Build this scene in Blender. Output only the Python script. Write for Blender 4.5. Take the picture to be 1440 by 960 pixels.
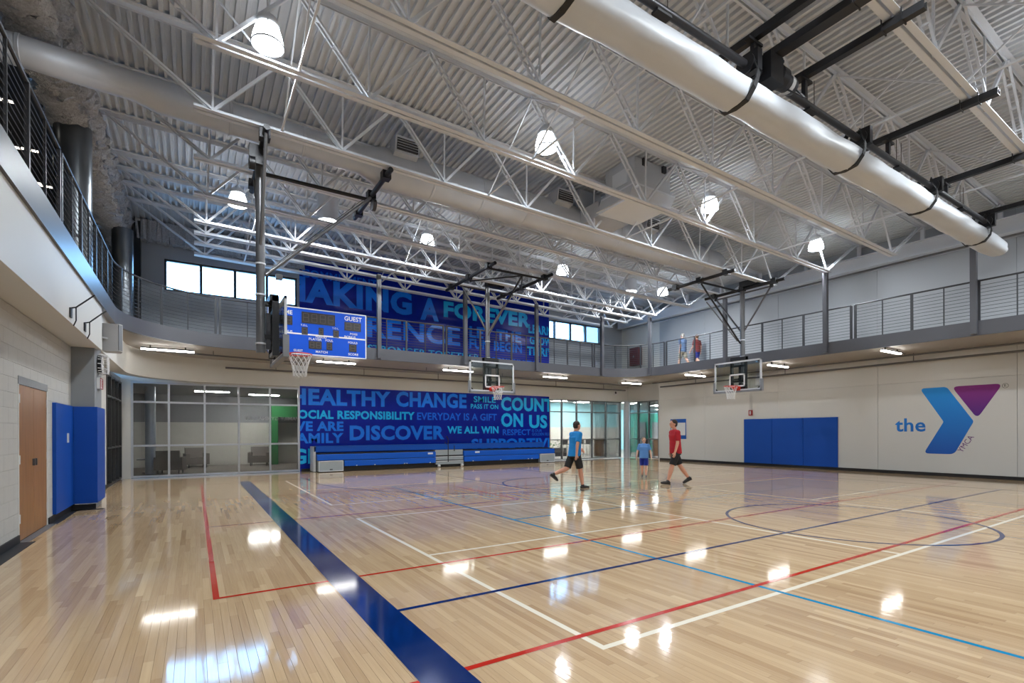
import bpy, bmesh, math, random
from mathutils import Vector, Matrix
import numpy as np
random.seed(7)
for o in list(bpy.data.objects): bpy.data.objects.remove(o, do_unlink=True)
SC = bpy.context.scene
COL = SC.collection

# ------------------------------------------------------------------ camera
FPX, YAW, ROLL, CAMH = 703.6, math.radians(32.37), math.atan(6/1556), 1.46
cam = bpy.data.cameras.new('camera'); cam_o = bpy.data.objects.new('camera', cam); COL.objects.link(cam_o)
cam.sensor_width = 36.0; cam.lens = FPX/1440*36.0
cam.shift_y = (607.3-480)/1440.0
cam.clip_start = 0.05; cam.clip_end = 300
cam_o.matrix_world = (Matrix.Translation((0, 0, CAMH)) @ Matrix.Rotation(-YAW, 4, 'Z') @
                      Matrix.Rotation(math.radians(90), 4, 'X') @ Matrix.Rotation(-ROLL, 4, 'Z'))
SC.camera = cam_o

# ------------------------------------------------------------------ sky, exposure
W = bpy.data.worlds.new('sky'); SC.world = W; W.use_nodes = True
bg = W.node_tree.nodes['Background']
bg.inputs[0].default_value = (0.26, 0.56, 1.0, 1); bg.inputs[1].default_value = 13.0
SC.view_settings.view_transform = 'Standard'; SC.view_settings.look = 'None'
SC.view_settings.gamma = 1.0; SC.view_settings.use_curve_mapping = False
SC.view_settings.exposure = 0.33
PENDANT_W = 160.0      # each pendant lamp
LINEAR_S = 26.0        # emission of the strip lights
BELL_S = 11.0
LAMP_COL = (0.89, 0.95, 1.0)

# ------------------------------------------------------------------ key dimensions (metres)
YB, XR, XL = 20.3, 20.15, -2.0          # back wall, right wall, left wall
YN = -12.4                               # wall behind the camera
XF, YF, XFL = 17.7, 17.2, -1.595         # edge of the running track: right, back, left
ZS, ZT, ZR = 4.0, 4.38, 5.47             # soffit, top of the edge beam, hand rail
SL = -0.0204                             # roof slope along x
def ZBC(x): return 7.02+SL*x             # joist bottom chord
def ZTC(x): return 8.38+SL*x             # joist top chord, underside of deck

# ------------------------------------------------------------------ materials
def srgb(r, g, b):
    f = lambda c: (c/255/12.92) if c/255 <= 0.04045 else ((c/255+0.055)/1.055)**2.4
    return (f(r), f(g), f(b))
MATS = {}
def mat(name, col, rough=0.6, metal=0.0, var=0.06, scale=6.0, bump=0.0, bscale=60.0, spec=0.5, coat=0.0):
    m = bpy.data.materials.new(name); m.use_nodes = True
    nt = m.node_tree; N = nt.nodes; L = nt.links; P = N['Principled BSDF']
    tc = N.new('ShaderNodeTexCoord'); nz = N.new('ShaderNodeTexNoise')
    nz.inputs['Scale'].default_value = scale; nz.inputs['Detail'].default_value = 4
    L.new(tc.outputs['Object'], nz.inputs['Vector'])
    mr = N.new('ShaderNodeMapRange'); mr.inputs['To Min'].default_value = 1-var; mr.inputs['To Max'].default_value = 1+var
    L.new(nz.outputs['Fac'], mr.inputs['Value'])
    mx = N.new('ShaderNodeVectorMath'); mx.operation = 'SCALE'; mx.inputs[0].default_value = col
    L.new(mr.outputs['Result'], mx.inputs['Scale']); L.new(mx.outputs['Vector'], P.inputs['Base Color'])
    P.inputs['Roughness'].default_value = rough; P.inputs['Metallic'].default_value = metal
    P.inputs['Specular IOR Level'].default_value = spec
    if coat: P.inputs['Coat Weight'].default_value = coat; P.inputs['Coat Roughness'].default_value = 0.08
    if bump:
        n2 = N.new('ShaderNodeTexNoise'); n2.inputs['Scale'].default_value = bscale; n2.inputs['Detail'].default_value = 5
        L.new(tc.outputs['Object'], n2.inputs['Vector'])
        b = N.new('ShaderNodeBump'); b.inputs['Strength'].default_value = bump; b.inputs['Distance'].default_value = 0.02
        L.new(n2.outputs['Fac'], b.inputs['Height']); L.new(b.outputs['Normal'], P.inputs['Normal'])
    MATS[name] = m; return m
def emat(name, col, s):
    m = bpy.data.materials.new(name); m.use_nodes = True
    nt = m.node_tree; nt.nodes.clear()
    e = nt.nodes.new('ShaderNodeEmission'); o = nt.nodes.new('ShaderNodeOutputMaterial')
    e.inputs[0].default_value = (*col, 1); e.inputs[1].default_value = s
    nt.links.new(e.outputs[0], o.inputs[0]); MATS[name] = m; return m
def glassmat(name, tint, refl=1.0, rough=0.01):
    m = bpy.data.materials.new(name); m.use_nodes = True
    nt = m.node_tree; nt.nodes.clear(); N = nt.nodes; L = nt.links
    t = N.new('ShaderNodeBsdfTransparent'); t.inputs[0].default_value = (*tint, 1)
    g = N.new('ShaderNodeBsdfGlossy'); g.inputs['Roughness'].default_value = rough
    fr = N.new('ShaderNodeFresnel'); fr.inputs['IOR'].default_value = 1.5
    mu = N.new('ShaderNodeMath'); mu.operation = 'MULTIPLY'; mu.inputs[1].default_value = refl
    mi = N.new('ShaderNodeMixShader'); o = N.new('ShaderNodeOutputMaterial')
    L.new(fr.outputs[0], mu.inputs[0]); L.new(mu.outputs[0], mi.inputs[0])
    L.new(t.outputs[0], mi.inputs[1]); L.new(g.outputs[0], mi.inputs[2]); L.new(mi.outputs[0], o.inputs[0])
    MATS[name] = m; return m

mat('white_steel', (0.62, 0.65, 0.70), 0.5, 0, 0.05, 3)
mat('deck_paint', (0.54, 0.565, 0.60), 0.6, 0, 0.07, 1.5)
mat('duct_metal', (0.47, 0.495, 0.54), 0.45, 0.15, 0.08, 2.5)
mat('fireproofing', (0.43, 0.44, 0.46), 0.95, 0, 0.55, 26, 1.0, 55)
mat('black_steel', (0.012, 0.012, 0.014), 0.42, 0.2)
mat('dark_steel', (0.035, 0.035, 0.04), 0.4, 0.3)
mat('mast_steel', (0.13, 0.13, 0.135), 0.35, 0.5)
mat('track_grey', (0.085, 0.087, 0.10), 0.38, 0.1, 0.04, 2)
mat('rail_grey', (0.04, 0.042, 0.048), 0.45, 0.1)
mat('cable_steel', (0.06, 0.063, 0.07), 0.45, 0.2)
mat('alu', (0.62, 0.64, 0.67), 0.4, 0.15)
mat('grey_pad', (0.20, 0.21, 0.23), 0.55)
mat('cream', (0.60, 0.60, 0.575), 0.55, 0, 0.03, 1.2)
mat('cream_panel', (0.57, 0.57, 0.545), 0.42, 0, 0.03, 0.8)
mat('grey_panel', (0.36, 0.375, 0.395), 0.5, 0, 0.03, 0.8)
mat('grey_wall', (0.35, 0.37, 0.395), 0.6, 0, 0.03, 1)
mat('joint', (0.10, 0.10, 0.10), 0.8)
mat('cmu', (0.47, 0.465, 0.44), 0.75, 0, 0.06, 10, 0.25, 90)
mat('mortar', (0.30, 0.29, 0.27), 0.9)
mat('pilaster', (0.22, 0.235, 0.25), 0.55)
mat('soffit', (0.33, 0.31, 0.28), 0.7)
mat('black_rubber', (0.008, 0.008, 0.009), 0.5)
mat('bronze', (0.022, 0.022, 0.022), 0.4, 0.3)
mat('frame_silver', (0.50, 0.54, 0.60), 0.35, 0.35)
mat('frame_grey', (0.16, 0.17, 0.18), 0.4, 0.3)
mat('pad_blue', (0.001, 0.062, 0.36), 0.5, 0, 0.06, 2, spec=0.3)
mat('bleacher_blue', (0.001, 0.075, 0.42), 0.45, 0, 0.05, 2, spec=0.3)
mat('bleacher_grey', (0.27, 0.30, 0.31), 0.5)
mat('mural_navy', srgb(0, 32, 156), 0.26, 0, 0.22, 1.4, spec=0.25)
mat('letter_blue', srgb(0, 126, 252), 0.26, 0, 0.06, 2)
mat('letter_cyan', srgb(10, 186, 255), 0.26, 0, 0.06, 2)
mat('letter_dim', srgb(0, 104, 240), 0.26, 0, 0.06, 2)
mat('logo_blue', srgb(0, 110, 200), 0.45, 0, 0.12, 0.6)
mat('logo_purple', srgb(95, 20, 120), 0.45, 0, 0.12, 0.6)
def grad_z(name, z0, c0, z1, c1):
    # printed colour fade of the emblem from its lower to its upper end
    nt = MATS[name].node_tree; N = nt.nodes; L = nt.links
    tc = N.new('ShaderNodeTexCoord'); sp = N.new('ShaderNodeSeparateXYZ'); mr = N.new('ShaderNodeMapRange'); cr = N.new('ShaderNodeValToRGB')
    mr.inputs['From Min'].default_value = z0; mr.inputs['From Max'].default_value = z1
    cr.color_ramp.elements[0].color = (*c0, 1); cr.color_ramp.elements[1].color = (*c1, 1)
    L.new(tc.outputs['Object'], sp.inputs[0]); L.new(sp.outputs['Z'], mr.inputs['Value']); L.new(mr.outputs['Result'], cr.inputs[0]); L.new(cr.outputs[0], N['Principled BSDF'].inputs['Base Color'])
grad_z('logo_blue', 0.7, srgb(0, 78, 168), 2.84, srgb(0, 138, 222)); grad_z('logo_purple', 1.85, srgb(72, 12, 122), 2.84, srgb(128, 16, 120))
mat('letter_purple', srgb(92, 18, 110), 0.5)
mat('logo_black', (0.03, 0.03, 0.03), 0.5)
mat('score_blue', srgb(0, 74, 190), 0.5, 0, 0.04, spec=0.3)
mat('score_dark', (0.018, 0.014, 0.012), 0.35, 0, 0.3, 30)
mat('score_led', (0.07, 0.055, 0.05), 0.5)
mat('white_paint', (0.72, 0.72, 0.72), 0.5)
mat('white_plastic', (0.48, 0.48, 0.48), 0.5)
mat('net_cord', (0.66, 0.66, 0.66), 0.8)
mat('rim_red', srgb(205, 50, 35), 0.4)
mat('alarm_red', srgb(150, 12, 14), 0.4)
mat('maroon', srgb(80, 16, 26), 0.5)
mat('vinyl', (0.50, 0.53, 0.57), 0.45, 0, 0.10, 1.3, 0.15, 6)
mat('strap_black', (0.010, 0.010, 0.011), 0.6)
mat('carpet', (0.16, 0.14, 0.12), 0.95, 0, 0.2, 12)
mat('tile_floor', (0.36, 0.35, 0.33), 0.4, 0, 0.08, 3)
mat('acoustic', (0.42, 0.42, 0.41), 0.9)
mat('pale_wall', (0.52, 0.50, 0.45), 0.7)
mat('dark_grey_wall', (0.22, 0.22, 0.23), 0.7)  # darker grey wall colour
mat('green_wall', srgb(20, 110, 52), 0.6)
mat('teal_wall', srgb(30, 150, 130), 0.6)
mat('aqua_wall', srgb(150, 205, 215), 0.6)
mat('taupe_fabric', (0.17, 0.15, 0.135), 0.9, 0, 0.1, 30, 0.2, 200)
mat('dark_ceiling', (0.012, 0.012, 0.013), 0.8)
mat('line_navy', srgb(0, 34, 92), 0.085, 0, 0.08, 1, spec=0.5)
mat('line_red', srgb(176, 36, 22), 0.085, 0, 0.06, 1, spec=0.5)
mat('line_white', srgb(226, 218, 200), 0.085, 0, 0.05, 1, spec=0.5)
mat('line_cyan', srgb(0, 128, 172), 0.085, 0, 0.06, 1, spec=0.5)
mat('subfloor', (0.10, 0.06, 0.035), 0.8)
mat('chrome', (0.6, 0.6, 0.6), 0.2, 1.0)
mat('sign_white', (0.62, 0.63, 0.64), 0.5)
mat('sign_blue', srgb(0, 80, 165), 0.5)
mat('column_metal', (0.16, 0.175, 0.19), 0.28, 0.7, 0.05)
emat('strip_glow', (1.0, 0.97, 0.93), LINEAR_S)
emat('bell_glow', LAMP_COL, BELL_S)
emat('tube_glow', (0.95, 0.98, 1.0), 7.0)
emat('lobby_panel', (1.0, 0.97, 0.92), 80.0)
emat('aqua_glow', (0.75, 0.95, 1.0), 8.0)  # glow added to brighten the lobby behind the corner glass
glassmat('pane_glass', (0.88, 0.90, 0.91), 0.8)
glassmat('clear_glass', (0.93, 0.96, 0.97), 0.9)
glassmat('board_glass', (0.90, 0.95, 0.94), 0.8)

def wood_mat(name, c0, c1, rough, grain=(70, 2.2, 70), attr=True, spec=0.5):
    m = bpy.data.materials.new(name); m.use_nodes = True
    nt = m.node_tree; N = nt.nodes; L = nt.links; P = N['Principled BSDF']
    tc = N.new('ShaderNodeTexCoord'); mp = N.new('ShaderNodeMapping'); mp.inputs['Scale'].default_value = grain
    L.new(tc.outputs['Object'], mp.inputs['Vector'])
    nz = N.new('ShaderNodeTexNoise'); nz.inputs['Scale'].default_value = 1.0; nz.inputs['Detail'].default_value = 5; nz.inputs['Distortion'].default_value = 0.6
    L.new(mp.outputs['Vector'], nz.inputs['Vector'])
    if attr:
        at = N.new('ShaderNodeAttribute'); at.attribute_name = 'tone'; at.attribute_type = 'GEOMETRY'
        ad = N.new('ShaderNodeMath'); ad.operation = 'MULTIPLY_ADD'; ad.inputs[1].default_value = 0.45; 
        L.new(nz.outputs['Fac'], ad.inputs[0]); L.new(at.outputs['Fac'], ad.inputs[2]); src = ad.outputs[0]
    else: src = nz.outputs['Fac']
    cr = N.new('ShaderNodeValToRGB'); L.new(src, cr.inputs[0])
    cr.color_ramp.elements[0].position = 0.12; cr.color_ramp.elements[0].color = (*c0, 1)
    cr.color_ramp.elements[1].position = 1.0; cr.color_ramp.elements[1].color = (*c1, 1)
    L.new(cr.outputs[0], P.inputs['Base Color'])
    P.inputs['Roughness'].default_value = rough; P.inputs['Specular IOR Level'].default_value = spec
    if attr:
        n2 = N.new('ShaderNodeTexNoise'); n2.inputs['Scale'].default_value = 1.0
        m2 = N.new('ShaderNodeMapping'); m2.inputs['Scale'].default_value = (14, 1.6, 1)
        L.new(tc.outputs['Object'], m2.inputs['Vector']); L.new(m2.outputs['Vector'], n2.inputs['Vector'])
        b = N.new('ShaderNodeBump'); b.inputs['Strength'].default_value = 0.035; b.inputs['Distance'].default_value = 0.02
        L.new(n2.outputs['Fac'], b.inputs['Height']); L.new(b.outputs['Normal'], P.inputs['Normal'])
    MATS[name] = m; return m
wood_mat('maple', srgb(160, 130, 98), srgb(206, 180, 144), 0.075, spec=0.5)
wood_mat('door_wood', srgb(124, 82, 46), srgb(172, 122, 74), 0.4, (30, 30, 1.5), attr=False)

# ------------------------------------------------------------------ mesh helpers
class MB:
    def __init__(s): s.v = []; s.f = []
    def add(s, vs, fs):
        o = len(s.v); s.v += [tuple(v) for v in vs]; s.f += [tuple(i+o for i in f) for f in fs]; return s
    def box(s, x0, x1, y0, y1, z0, z1):
        vs = [(x, y, z) for z in (z0, z1) for y in (y0, y1) for x in (x0, x1)]
        return s.add(vs, [(0, 2, 3, 1), (4, 5, 7, 6), (0, 1, 5, 4), (2, 6, 7, 3), (0, 4, 6, 2), (1, 3, 7, 5)])
    def bar(s, p, q, w, h, up=(0, 0, 1)):
        p = Vector(p); q = Vector(q); d = (q-p).normalized(); up = Vector(up)
        if abs(d.dot(up)) > 0.98: up = Vector((0, 1, 0))
        r = d.cross(up).normalized(); u = r.cross(d).normalized()
        vs = [e+r*(a*w/2)+u*(b*h/2) for e in (p, q) for b in (-1, 1) for a in (-1, 1)]
        return s.add(vs, [(0, 1, 3, 2), (4, 6, 7, 5), (0, 4, 5, 1), (2, 3, 7, 6), (0, 2, 6, 4), (1, 5, 7, 3)])
    def tube(s, p, q, r0, r1=None, n=12, caps=True, sx=1.0, ref=None):
        r1 = r0 if r1 is None else r1
        p = Vector(p); q = Vector(q); d = (q-p).normalized()
        a = Vector(ref) if ref else (Vector((0, 0, 1)) if abs(d.z) < 0.9 else Vector((1, 0, 0)))
        r = d.cross(a).normalized(); u = r.cross(d).normalized()
        vs = []
        for e, rr in ((p, r0), (q, r1)):
            for i in range(n):
                t = 2*math.pi*i/n
                vs.append(e+r*(math.cos(t)*rr)+u*(math.sin(t)*rr*sx))
        fs = [(i, (i+1) % n, n+(i+1) % n, n+i) for i in range(n)]
        if caps: fs += [tuple(range(n-1, -1, -1)), tuple(range(n, 2*n))]
        return s.add(vs, fs)
    def path(s, pts, r, n=8, closed=False):
        pts = [Vector(p) for p in pts]; m = len(pts); vs = []
        for i, p in enumerate(pts):
            a = pts[(i-1) % m] if closed or i > 0 else p; b = pts[(i+1) % m] if closed or i < m-1 else p
            d = (b-a).normalized(); k = Vector((0, 0, 1)) if abs(d.z) < 0.9 else Vector((1, 0, 0))
            rr = d.cross(k).normalized(); u = rr.cross(d).normalized()
            vs += [p+rr*(math.cos(2*math.pi*j/n)*r)+u*(math.sin(2*math.pi*j/n)*r) for j in range(n)]
        fs = []
        for i in range(m if closed else m-1):
            for j in range(n):
                fs.append((i*n+j, i*n+(j+1) % n, ((i+1) % m)*n+(j+1) % n, ((i+1) % m)*n+j))
        if not closed: fs += [tuple(range(n-1, -1, -1)), tuple(range((m-1)*n, m*n))]
        return s.add(vs, fs)
    def sweep(s, pts, prof, caps=True):
        """prof: (offset to the right of travel, z) pairs, closed polygon; pts: xy polyline"""
        m = len(pts); k = len(prof); vs = []
        for i, p in enumerate(pts):
            a = Vector(pts[max(i-1, 0)]); b = Vector(pts[min(i+1, m-1)]); d = (b-a).normalized(); nrm = Vector((d.y, -d.x))
            vs += [(p[0]+nrm.x*o, p[1]+nrm.y*o, z) for o, z in prof]
        fs = [(i*k+j, i*k+(j+1) % k, (i+1)*k+(j+1) % k, (i+1)*k+j) for i in range(m-1) for j in range(k)]
        if caps: fs += [tuple(range(k)), tuple(range((m-1)*k, m*k))]
        return s.add(vs, fs)
    def lathe(s, prof, c, n=24, axis='Z'):
        vs = []; m = len(prof)
        for r, h in prof:
            for i in range(n):
                t = 2*math.pi*i/n; a, b = math.cos(t)*r, math.sin(t)*r
                vs.append((c[0]+a, c[1]+b, c[2]+h) if axis == 'Z' else ((c[0]+h, c[1]+a, c[2]+b) if axis == 'X' else (c[0]+a, c[1]+h, c[2]+b)))
        fs = [(i*n+j, i*n+(j+1) % n, (i+1)*n+(j+1) % n, (i+1)*n+j) for i in range(m-1) for j in range(n)]
        if prof[0][0] > 1e-4: fs.append(tuple(range(n-1, -1, -1)))
        if prof[-1][0] > 1e-4: fs.append(tuple(range((m-1)*n, m*n)))
        return s.add(vs, fs)
    def prism(s, poly, a, b, plane='YZ'):
        """poly in the given plane, extruded along the remaining axis from a to b"""
        def P(u, v, w): return {'YZ': (w, u, v), 'XZ': (u, w, v), 'XY': (u, v, w)}[plane]
        n = len(poly); vs = [P(u, v, a) for u, v in poly]+[P(u, v, b) for u, v in poly]
        fs = [(i, (i+1) % n, n+(i+1) % n, n+i) for i in range(n)]+[tuple(range(n-1, -1, -1)), tuple(range(n, 2*n))]
        return s.add(vs, fs)
    def ball(s, c, rx, ry=None, rz=None, n=14, m=9):
        ry = ry or rx; rz = rz or rx; vs = []; fs = []
        for i in range(m+1):
            ph = math.pi*i/m
            for j in range(n):
                t = 2*math.pi*j/n
                vs.append((c[0]+rx*math.sin(ph)*math.cos(t), c[1]+ry*math.sin(ph)*math.sin(t), c[2]+rz*math.cos(ph)))
        for i in range(m):
            for j in range(n): fs.append((i*n+j, (i+1)*n+j, (i+1)*n+(j+1) % n, i*n+(j+1) % n))
        return s.add(vs, fs)
    def mesh(s, name, m, smooth=False):
        me = bpy.data.meshes.new(name); me.from_pydata(s.v, [], s.f)
        bm = bmesh.new(); bm.from_mesh(me)
        bmesh.ops.recalc_face_normals(bm, faces=bm.faces); bm.to_mesh(me); bm.free()
        me.materials.append(MATS[m])
        if smooth:
            for p in me.polygons: p.use_smooth = True
            try: me.set_sharp_from_angle(angle=math.radians(40))
            except Exception: pass
        return me
    def build(s, name, m, parent=None, smooth=False):
        return link(name, s.mesh(name, m, smooth), parent)
def link(name, me, parent=None):
    o = bpy.data.objects.new(name, me); COL.objects.link(o)
    if parent is not None:
        o.parent = parent
        if parent.parent is None: o.matrix_parent_inverse = Matrix.Translation(-parent.location)
    return o
def B(*a): return MB().box(*a)
def tag(o, label, cat, group=None):
    o['label'] = label; o['category'] = cat
    if group: o['group'] = group
    return o
def thing(name, label, cat, loc, group=None):
    o = bpy.data.objects.new(name, None); COL.objects.link(o); o.location = loc; o.empty_display_size = 0.1
    return tag(o, label, cat, group)
def struct(o, label=None, cat=None):
    o['kind'] = 'structure'
    if label: o['label'] = label; o['category'] = cat
    return o
def dup(root, delta, label=None):
    r = root.copy(); COL.objects.link(r); r.location = Vector(root.location)+Vector(delta)
    if label: r['label'] = label
    for ch in list(root.children):
        c = ch.copy(); COL.objects.link(c); c.parent = r; c.matrix_parent_inverse = ch.matrix_parent_inverse.copy()
        for g in list(ch.children):
            d = g.copy(); COL.objects.link(d); d.parent = c; d.matrix_parent_inverse = g.matrix_parent_inverse.copy()
    return r
_fonts = {}
def text_poly(txt, bold=0.0):
    k = (txt, bold)
    if k in _fonts: return _fonts[k]
    cu = bpy.data.curves.new('t', 'FONT'); cu.body = txt; cu.size = 1.0; cu.offset = bold; cu.resolution_u = 3; cu.space_character = 1.0+bold*1.5
    ob = bpy.data.objects.new('t', cu); COL.objects.link(ob); bpy.context.view_layer.update()
    dg = bpy.context.evaluated_depsgraph_get(); me = ob.evaluated_get(dg).to_mesh()
    vs = [(v.co.x, v.co.y) for v in me.vertices]; fs = [tuple(p.vertices) for p in me.polygons]
    ob.evaluated_get(dg).to_mesh_clear(); bpy.data.objects.remove(ob, do_unlink=True); bpy.data.curves.remove(cu)
    _fonts[k] = (vs, fs); return _fonts[k]
def text(name, txt, m, parent, org, u, v, w, hgt, bold=0.02, clip=None, capbox=True, full=None):
    """flat lettering: org = lower-left corner, u/v unit vectors, w/hgt = size of the box; clip=(u0,u1,v0,v1)"""
    vs, fs = text_poly(txt, bold)
    xs = [a for a, b in vs]; ys = [b for a, b in vs]
    x0, x1 = min(xs), max(xs); y0, y1 = min(ys), max(ys)
    U, V, O = Vector(u), Vector(v), Vector(org)
    bm = bmesh.new()
    bv = [bm.verts.new(((a-x0)/(x1-x0)*w, (b-y0)/(y1-y0)*hgt, 0)) for a, b in vs]
    for f in fs:
        try: bm.faces.new([bv[i] for i in f])
        except ValueError: pass
    if clip:
        for co, no in (((clip[0], 0, 0), (-1, 0, 0)), ((clip[1], 0, 0), (1, 0, 0)), ((0, clip[2], 0), (0, -1, 0)), ((0, clip[3], 0), (0, 1, 0))):
            bmesh.ops.bisect_plane(bm, geom=bm.verts[:]+bm.edges[:]+bm.faces[:], plane_co=co, plane_no=no, clear_outer=True)
    for vv in bm.verts: vv.co = O+U*vv.co.x+V*vv.co.y
    me = bpy.data.meshes.new(name); bm.to_mesh(me); bm.free(); me.materials.append(MATS[m])
    return link(name, me, parent)
ORD = ['first', 'second', 'third', 'fourth', 'fifth', 'sixth', 'seventh', 'eighth', 'ninth', 'tenth', 'eleventh', 'twelfth', 'thirteenth', 'fourteenth']

# pixel of the photograph (1440x960) -> point on a known plane of the room
def ray(x, y):
    a = x-720; b = -(y-607.3); cr, sr = math.cos(ROLL), math.sin(ROLL)
    p = (a*cr+b*sr)/FPX; q = (-a*sr+b*cr)/FPX
    return (math.sin(YAW)+p*math.cos(YAW), math.cos(YAW)-p*math.sin(YAW), q)
def onX(x, y, X): d = ray(x, y); t = X/d[0]; return (X, d[1]*t, CAMH+d[2]*t)
def onY(x, y, Y): d = ray(x, y); t = Y/d[1]; return (d[0]*t, Y, CAMH+d[2]*t)
def onZ(x, y, Z): d = ray(x, y); t = (Z-CAMH)/d[2]; return (d[0]*t, d[1]*t, Z)
# ================================================================== FLOOR
floor = struct(B(XL-0.1, 20.7, YN, YB+0.05, -0.06, -0.008).build('floor', 'subfloor'), 'polished maple strip gym floor with painted court lines', 'floor')
def plank_cuts(seed):
    rnd = random.Random(seed); y = YN+rnd.uniform(-1.2, 0); out = []
    while y < YB:
        l = rnd.choice((0.6, 0.85, 1.1, 1.3, 1.6))+rnd.uniform(-0.1, 0.1)
        out.append((max(y, YN), min(y+l, YB+0.03), rnd.gauss(0.34, 0.13))); y += l
    return out
def depth_of(x, y): return x*math.sin(YAW)+y*math.cos(YAW), x*math.cos(YAW)-y*math.sin(YAW)
PW = 0.0572; far_v = []; far_f = []; far_t = []; near = []
row = 0; x = XL
while x < 20.65:
    for (a, b, t) in plank_cuts(row):
        t = min(max(t, 0.0), 0.75)
        d, l = depth_of(x+PW/2, (a+b)/2)
        if 2.55 < d < 4.15 and abs(l) < d*1.06+0.25: near.append((d, x, a, b, t))
        else:
            g = 0.00025; k = len(far_v)
            far_v += [(x+g, a+g, 0), (x+PW-g, a+g, 0), (x+PW-g, b-g, 0), (x+g, b-g, 0)]
            far_f.append((k, k+1, k+2, k+3)); far_t.append(t)
    x += PW; row += 1
near.sort()
for (d, x, a, b, t) in near[300:]:
    g = 0.00025; k = len(far_v)
    far_v += [(x+g, a+g, 0), (x+PW-g, a+g, 0), (x+PW-g, b-g, 0), (x+g, b-g, 0)]; far_f.append((k, k+1, k+2, k+3)); far_t.append(t)
def set_tone(me, tones):
    at = me.attributes.new('tone', 'FLOAT', 'FACE'); at.data.foreach_set('value', tones)
me = bpy.data.meshes.new('floor_planks'); me.from_pydata(far_v, [], far_f); set_tone(me, far_t); me.materials.append(MATS['maple'])
o = link('floor_planks', me, floor); o['kind'] = 'stuff'
for (d, x, a, b, t) in near[:300]:
    g = 0.0004; e = 0.0012
    vs = [(x+g, a+g, -0.008), (x+PW-g, a+g, -0.008), (x+PW-g, b-g, -0.008), (x+g, b-g, -0.008),
          (x+g, a+g, -e), (x+PW-g, a+g, -e), (x+PW-g, b-g, -e), (x+g, b-g, -e),
          (x+g+e*.6, a+g+e*.6, 0), (x+PW-g-e*.6, a+g+e*.6, 0), (x+PW-g-e*.6, b-g-e*.6, 0), (x+g+e*.6, b-g-e*.6, 0)]
    fs = [(8, 9, 10, 11)]+[(i, (i+1) % 4, 4+(i+1) % 4, 4+i) for i in range(4)]+[(4+i, 4+(i+1) % 4, 8+(i+1) % 4, 8+i) for i in range(4)]
    me = bpy.data.meshes.new('plank'); me.from_pydata(vs, [], fs); set_tone(me, [t]*len(fs)); me.materials.append(MATS['maple'])
    link('plank', me, floor)

# court lines: thin paint films on the boards, listed from the bottom layer to the top one
ZL = [0.0004]
def line(x0, x1, y0, y1, m, label=None):
    ZL[0] += 0.00004; z = ZL[0]
    o = MB().add([(x0, y0, z), (x1, y0, z), (x1, y1, z), (x0, y1, z)], [(0, 1, 2, 3)]).build('court_line', m, floor)
    if label: o['label'] = label
    return o
def arc(cx, cy, r, a0, a1, m, w=0.05, n=64, label=None):
    ZL[0] += 0.00004; z = ZL[0]; mb = MB(); vs = []; fs = []
    for i in range(n+1):
        t = math.radians(a0+(a1-a0)*i/n)
        vs += [(cx+(r-w)*math.cos(t), cy+(r-w)*math.sin(t), z), (cx+r*math.cos(t), cy+r*math.sin(t), z)]
        if i < n: fs.append((2*i, 2*i+1, 2*i+3, 2*i+2))
    o = mb.add(vs, fs).build('court_line', m, floor)
    if label: o['label'] = label
lw = 0.05
# white badminton courts
for yc in (5.56, 13.5):
    for a, b in ((2.33, 7.05), (11.0, 15.72)): line(a, b, yc-lw/2, yc+lw/2, 'line_white')
    for xx in (2.33, 7.05, 11.0, 15.72): line(xx-lw/2, xx+lw/2, yc-3.05, yc+3.05, 'line_white')
    for yy in (yc-3.03, yc+3.03): line(2.305, 15.745, yy-lw/2, yy+lw/2, 'line_white')
# cyan volleyball court along the hall
for xx in (4.48, 13.54): line(xx-lw/2, xx+lw/2, -5.1, 13.1, 'line_cyan')
for yy in (7.04, 13.1, 0.9): line(4.455, 13.565, yy-lw/2, yy+lw/2, 'line_cyan')
# red cross courts
for y0, y1 in ((5.13, 16.72), (-8.8, 2.76)):
    ym = (y0+y1)/2
    for xx in (0.155, 17.86): line(xx-lw/2, xx+lw/2, y0, y1, 'line_red')
    for yy in (y0, y1): line(0.13, 17.885, yy-lw/2, yy+lw/2, 'line_red')
    for a, b in ((0.155, 5.93), (12.1, 17.86)):
        for yy in (ym-1.83, ym+1.83): line(a, b, yy-lw/2, yy+lw/2, 'line_red')
        xx = b if a < 1 else a
        line(xx-lw/2, xx+lw/2, ym-1.83, ym+1.83, 'line_red')
# navy main court along the hall
line(1.40, 16.75, 17.07, 17.12, 'line_navy'); line(16.70, 16.75, YN+1.5, 17.12, 'line_navy')
line(1.40, 16.75, 3.94, 3.99, 'line_navy')
arc(8.98, 3.965, 1.83, 0, 360, 'line_navy', 0.05, 96)
for s in (-1, 1): line(8.98+s*1.83-0.025, 8.98+s*1.83+0.025, 11.3, 17.1, 'line_navy')
line(7.125, 10.835, 11.28, 11.33, 'line_navy')
arc(8.98, 11.3, 1.83, 0, 360, 'line_navy')
arc(8.98, 15.55, 6.02, 180, 360, 'line_navy', 0.05, 96)
for s in (-1, 1): line(8.98+s*5.995-0.025, 8.98+s*5.995+0.025, 15.55, 17.1, 'line_navy')
line(1.105, 1.405, YN+1.5, 17.12, 'line_navy', 'wide navy sideline band')

# ================================================================== WALLS
def wall_part(wall, name, m, *boxes):
    mb = MB()
    for b in boxes: mb.box(*b)
    return mb.build(name, m, wall)
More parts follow.
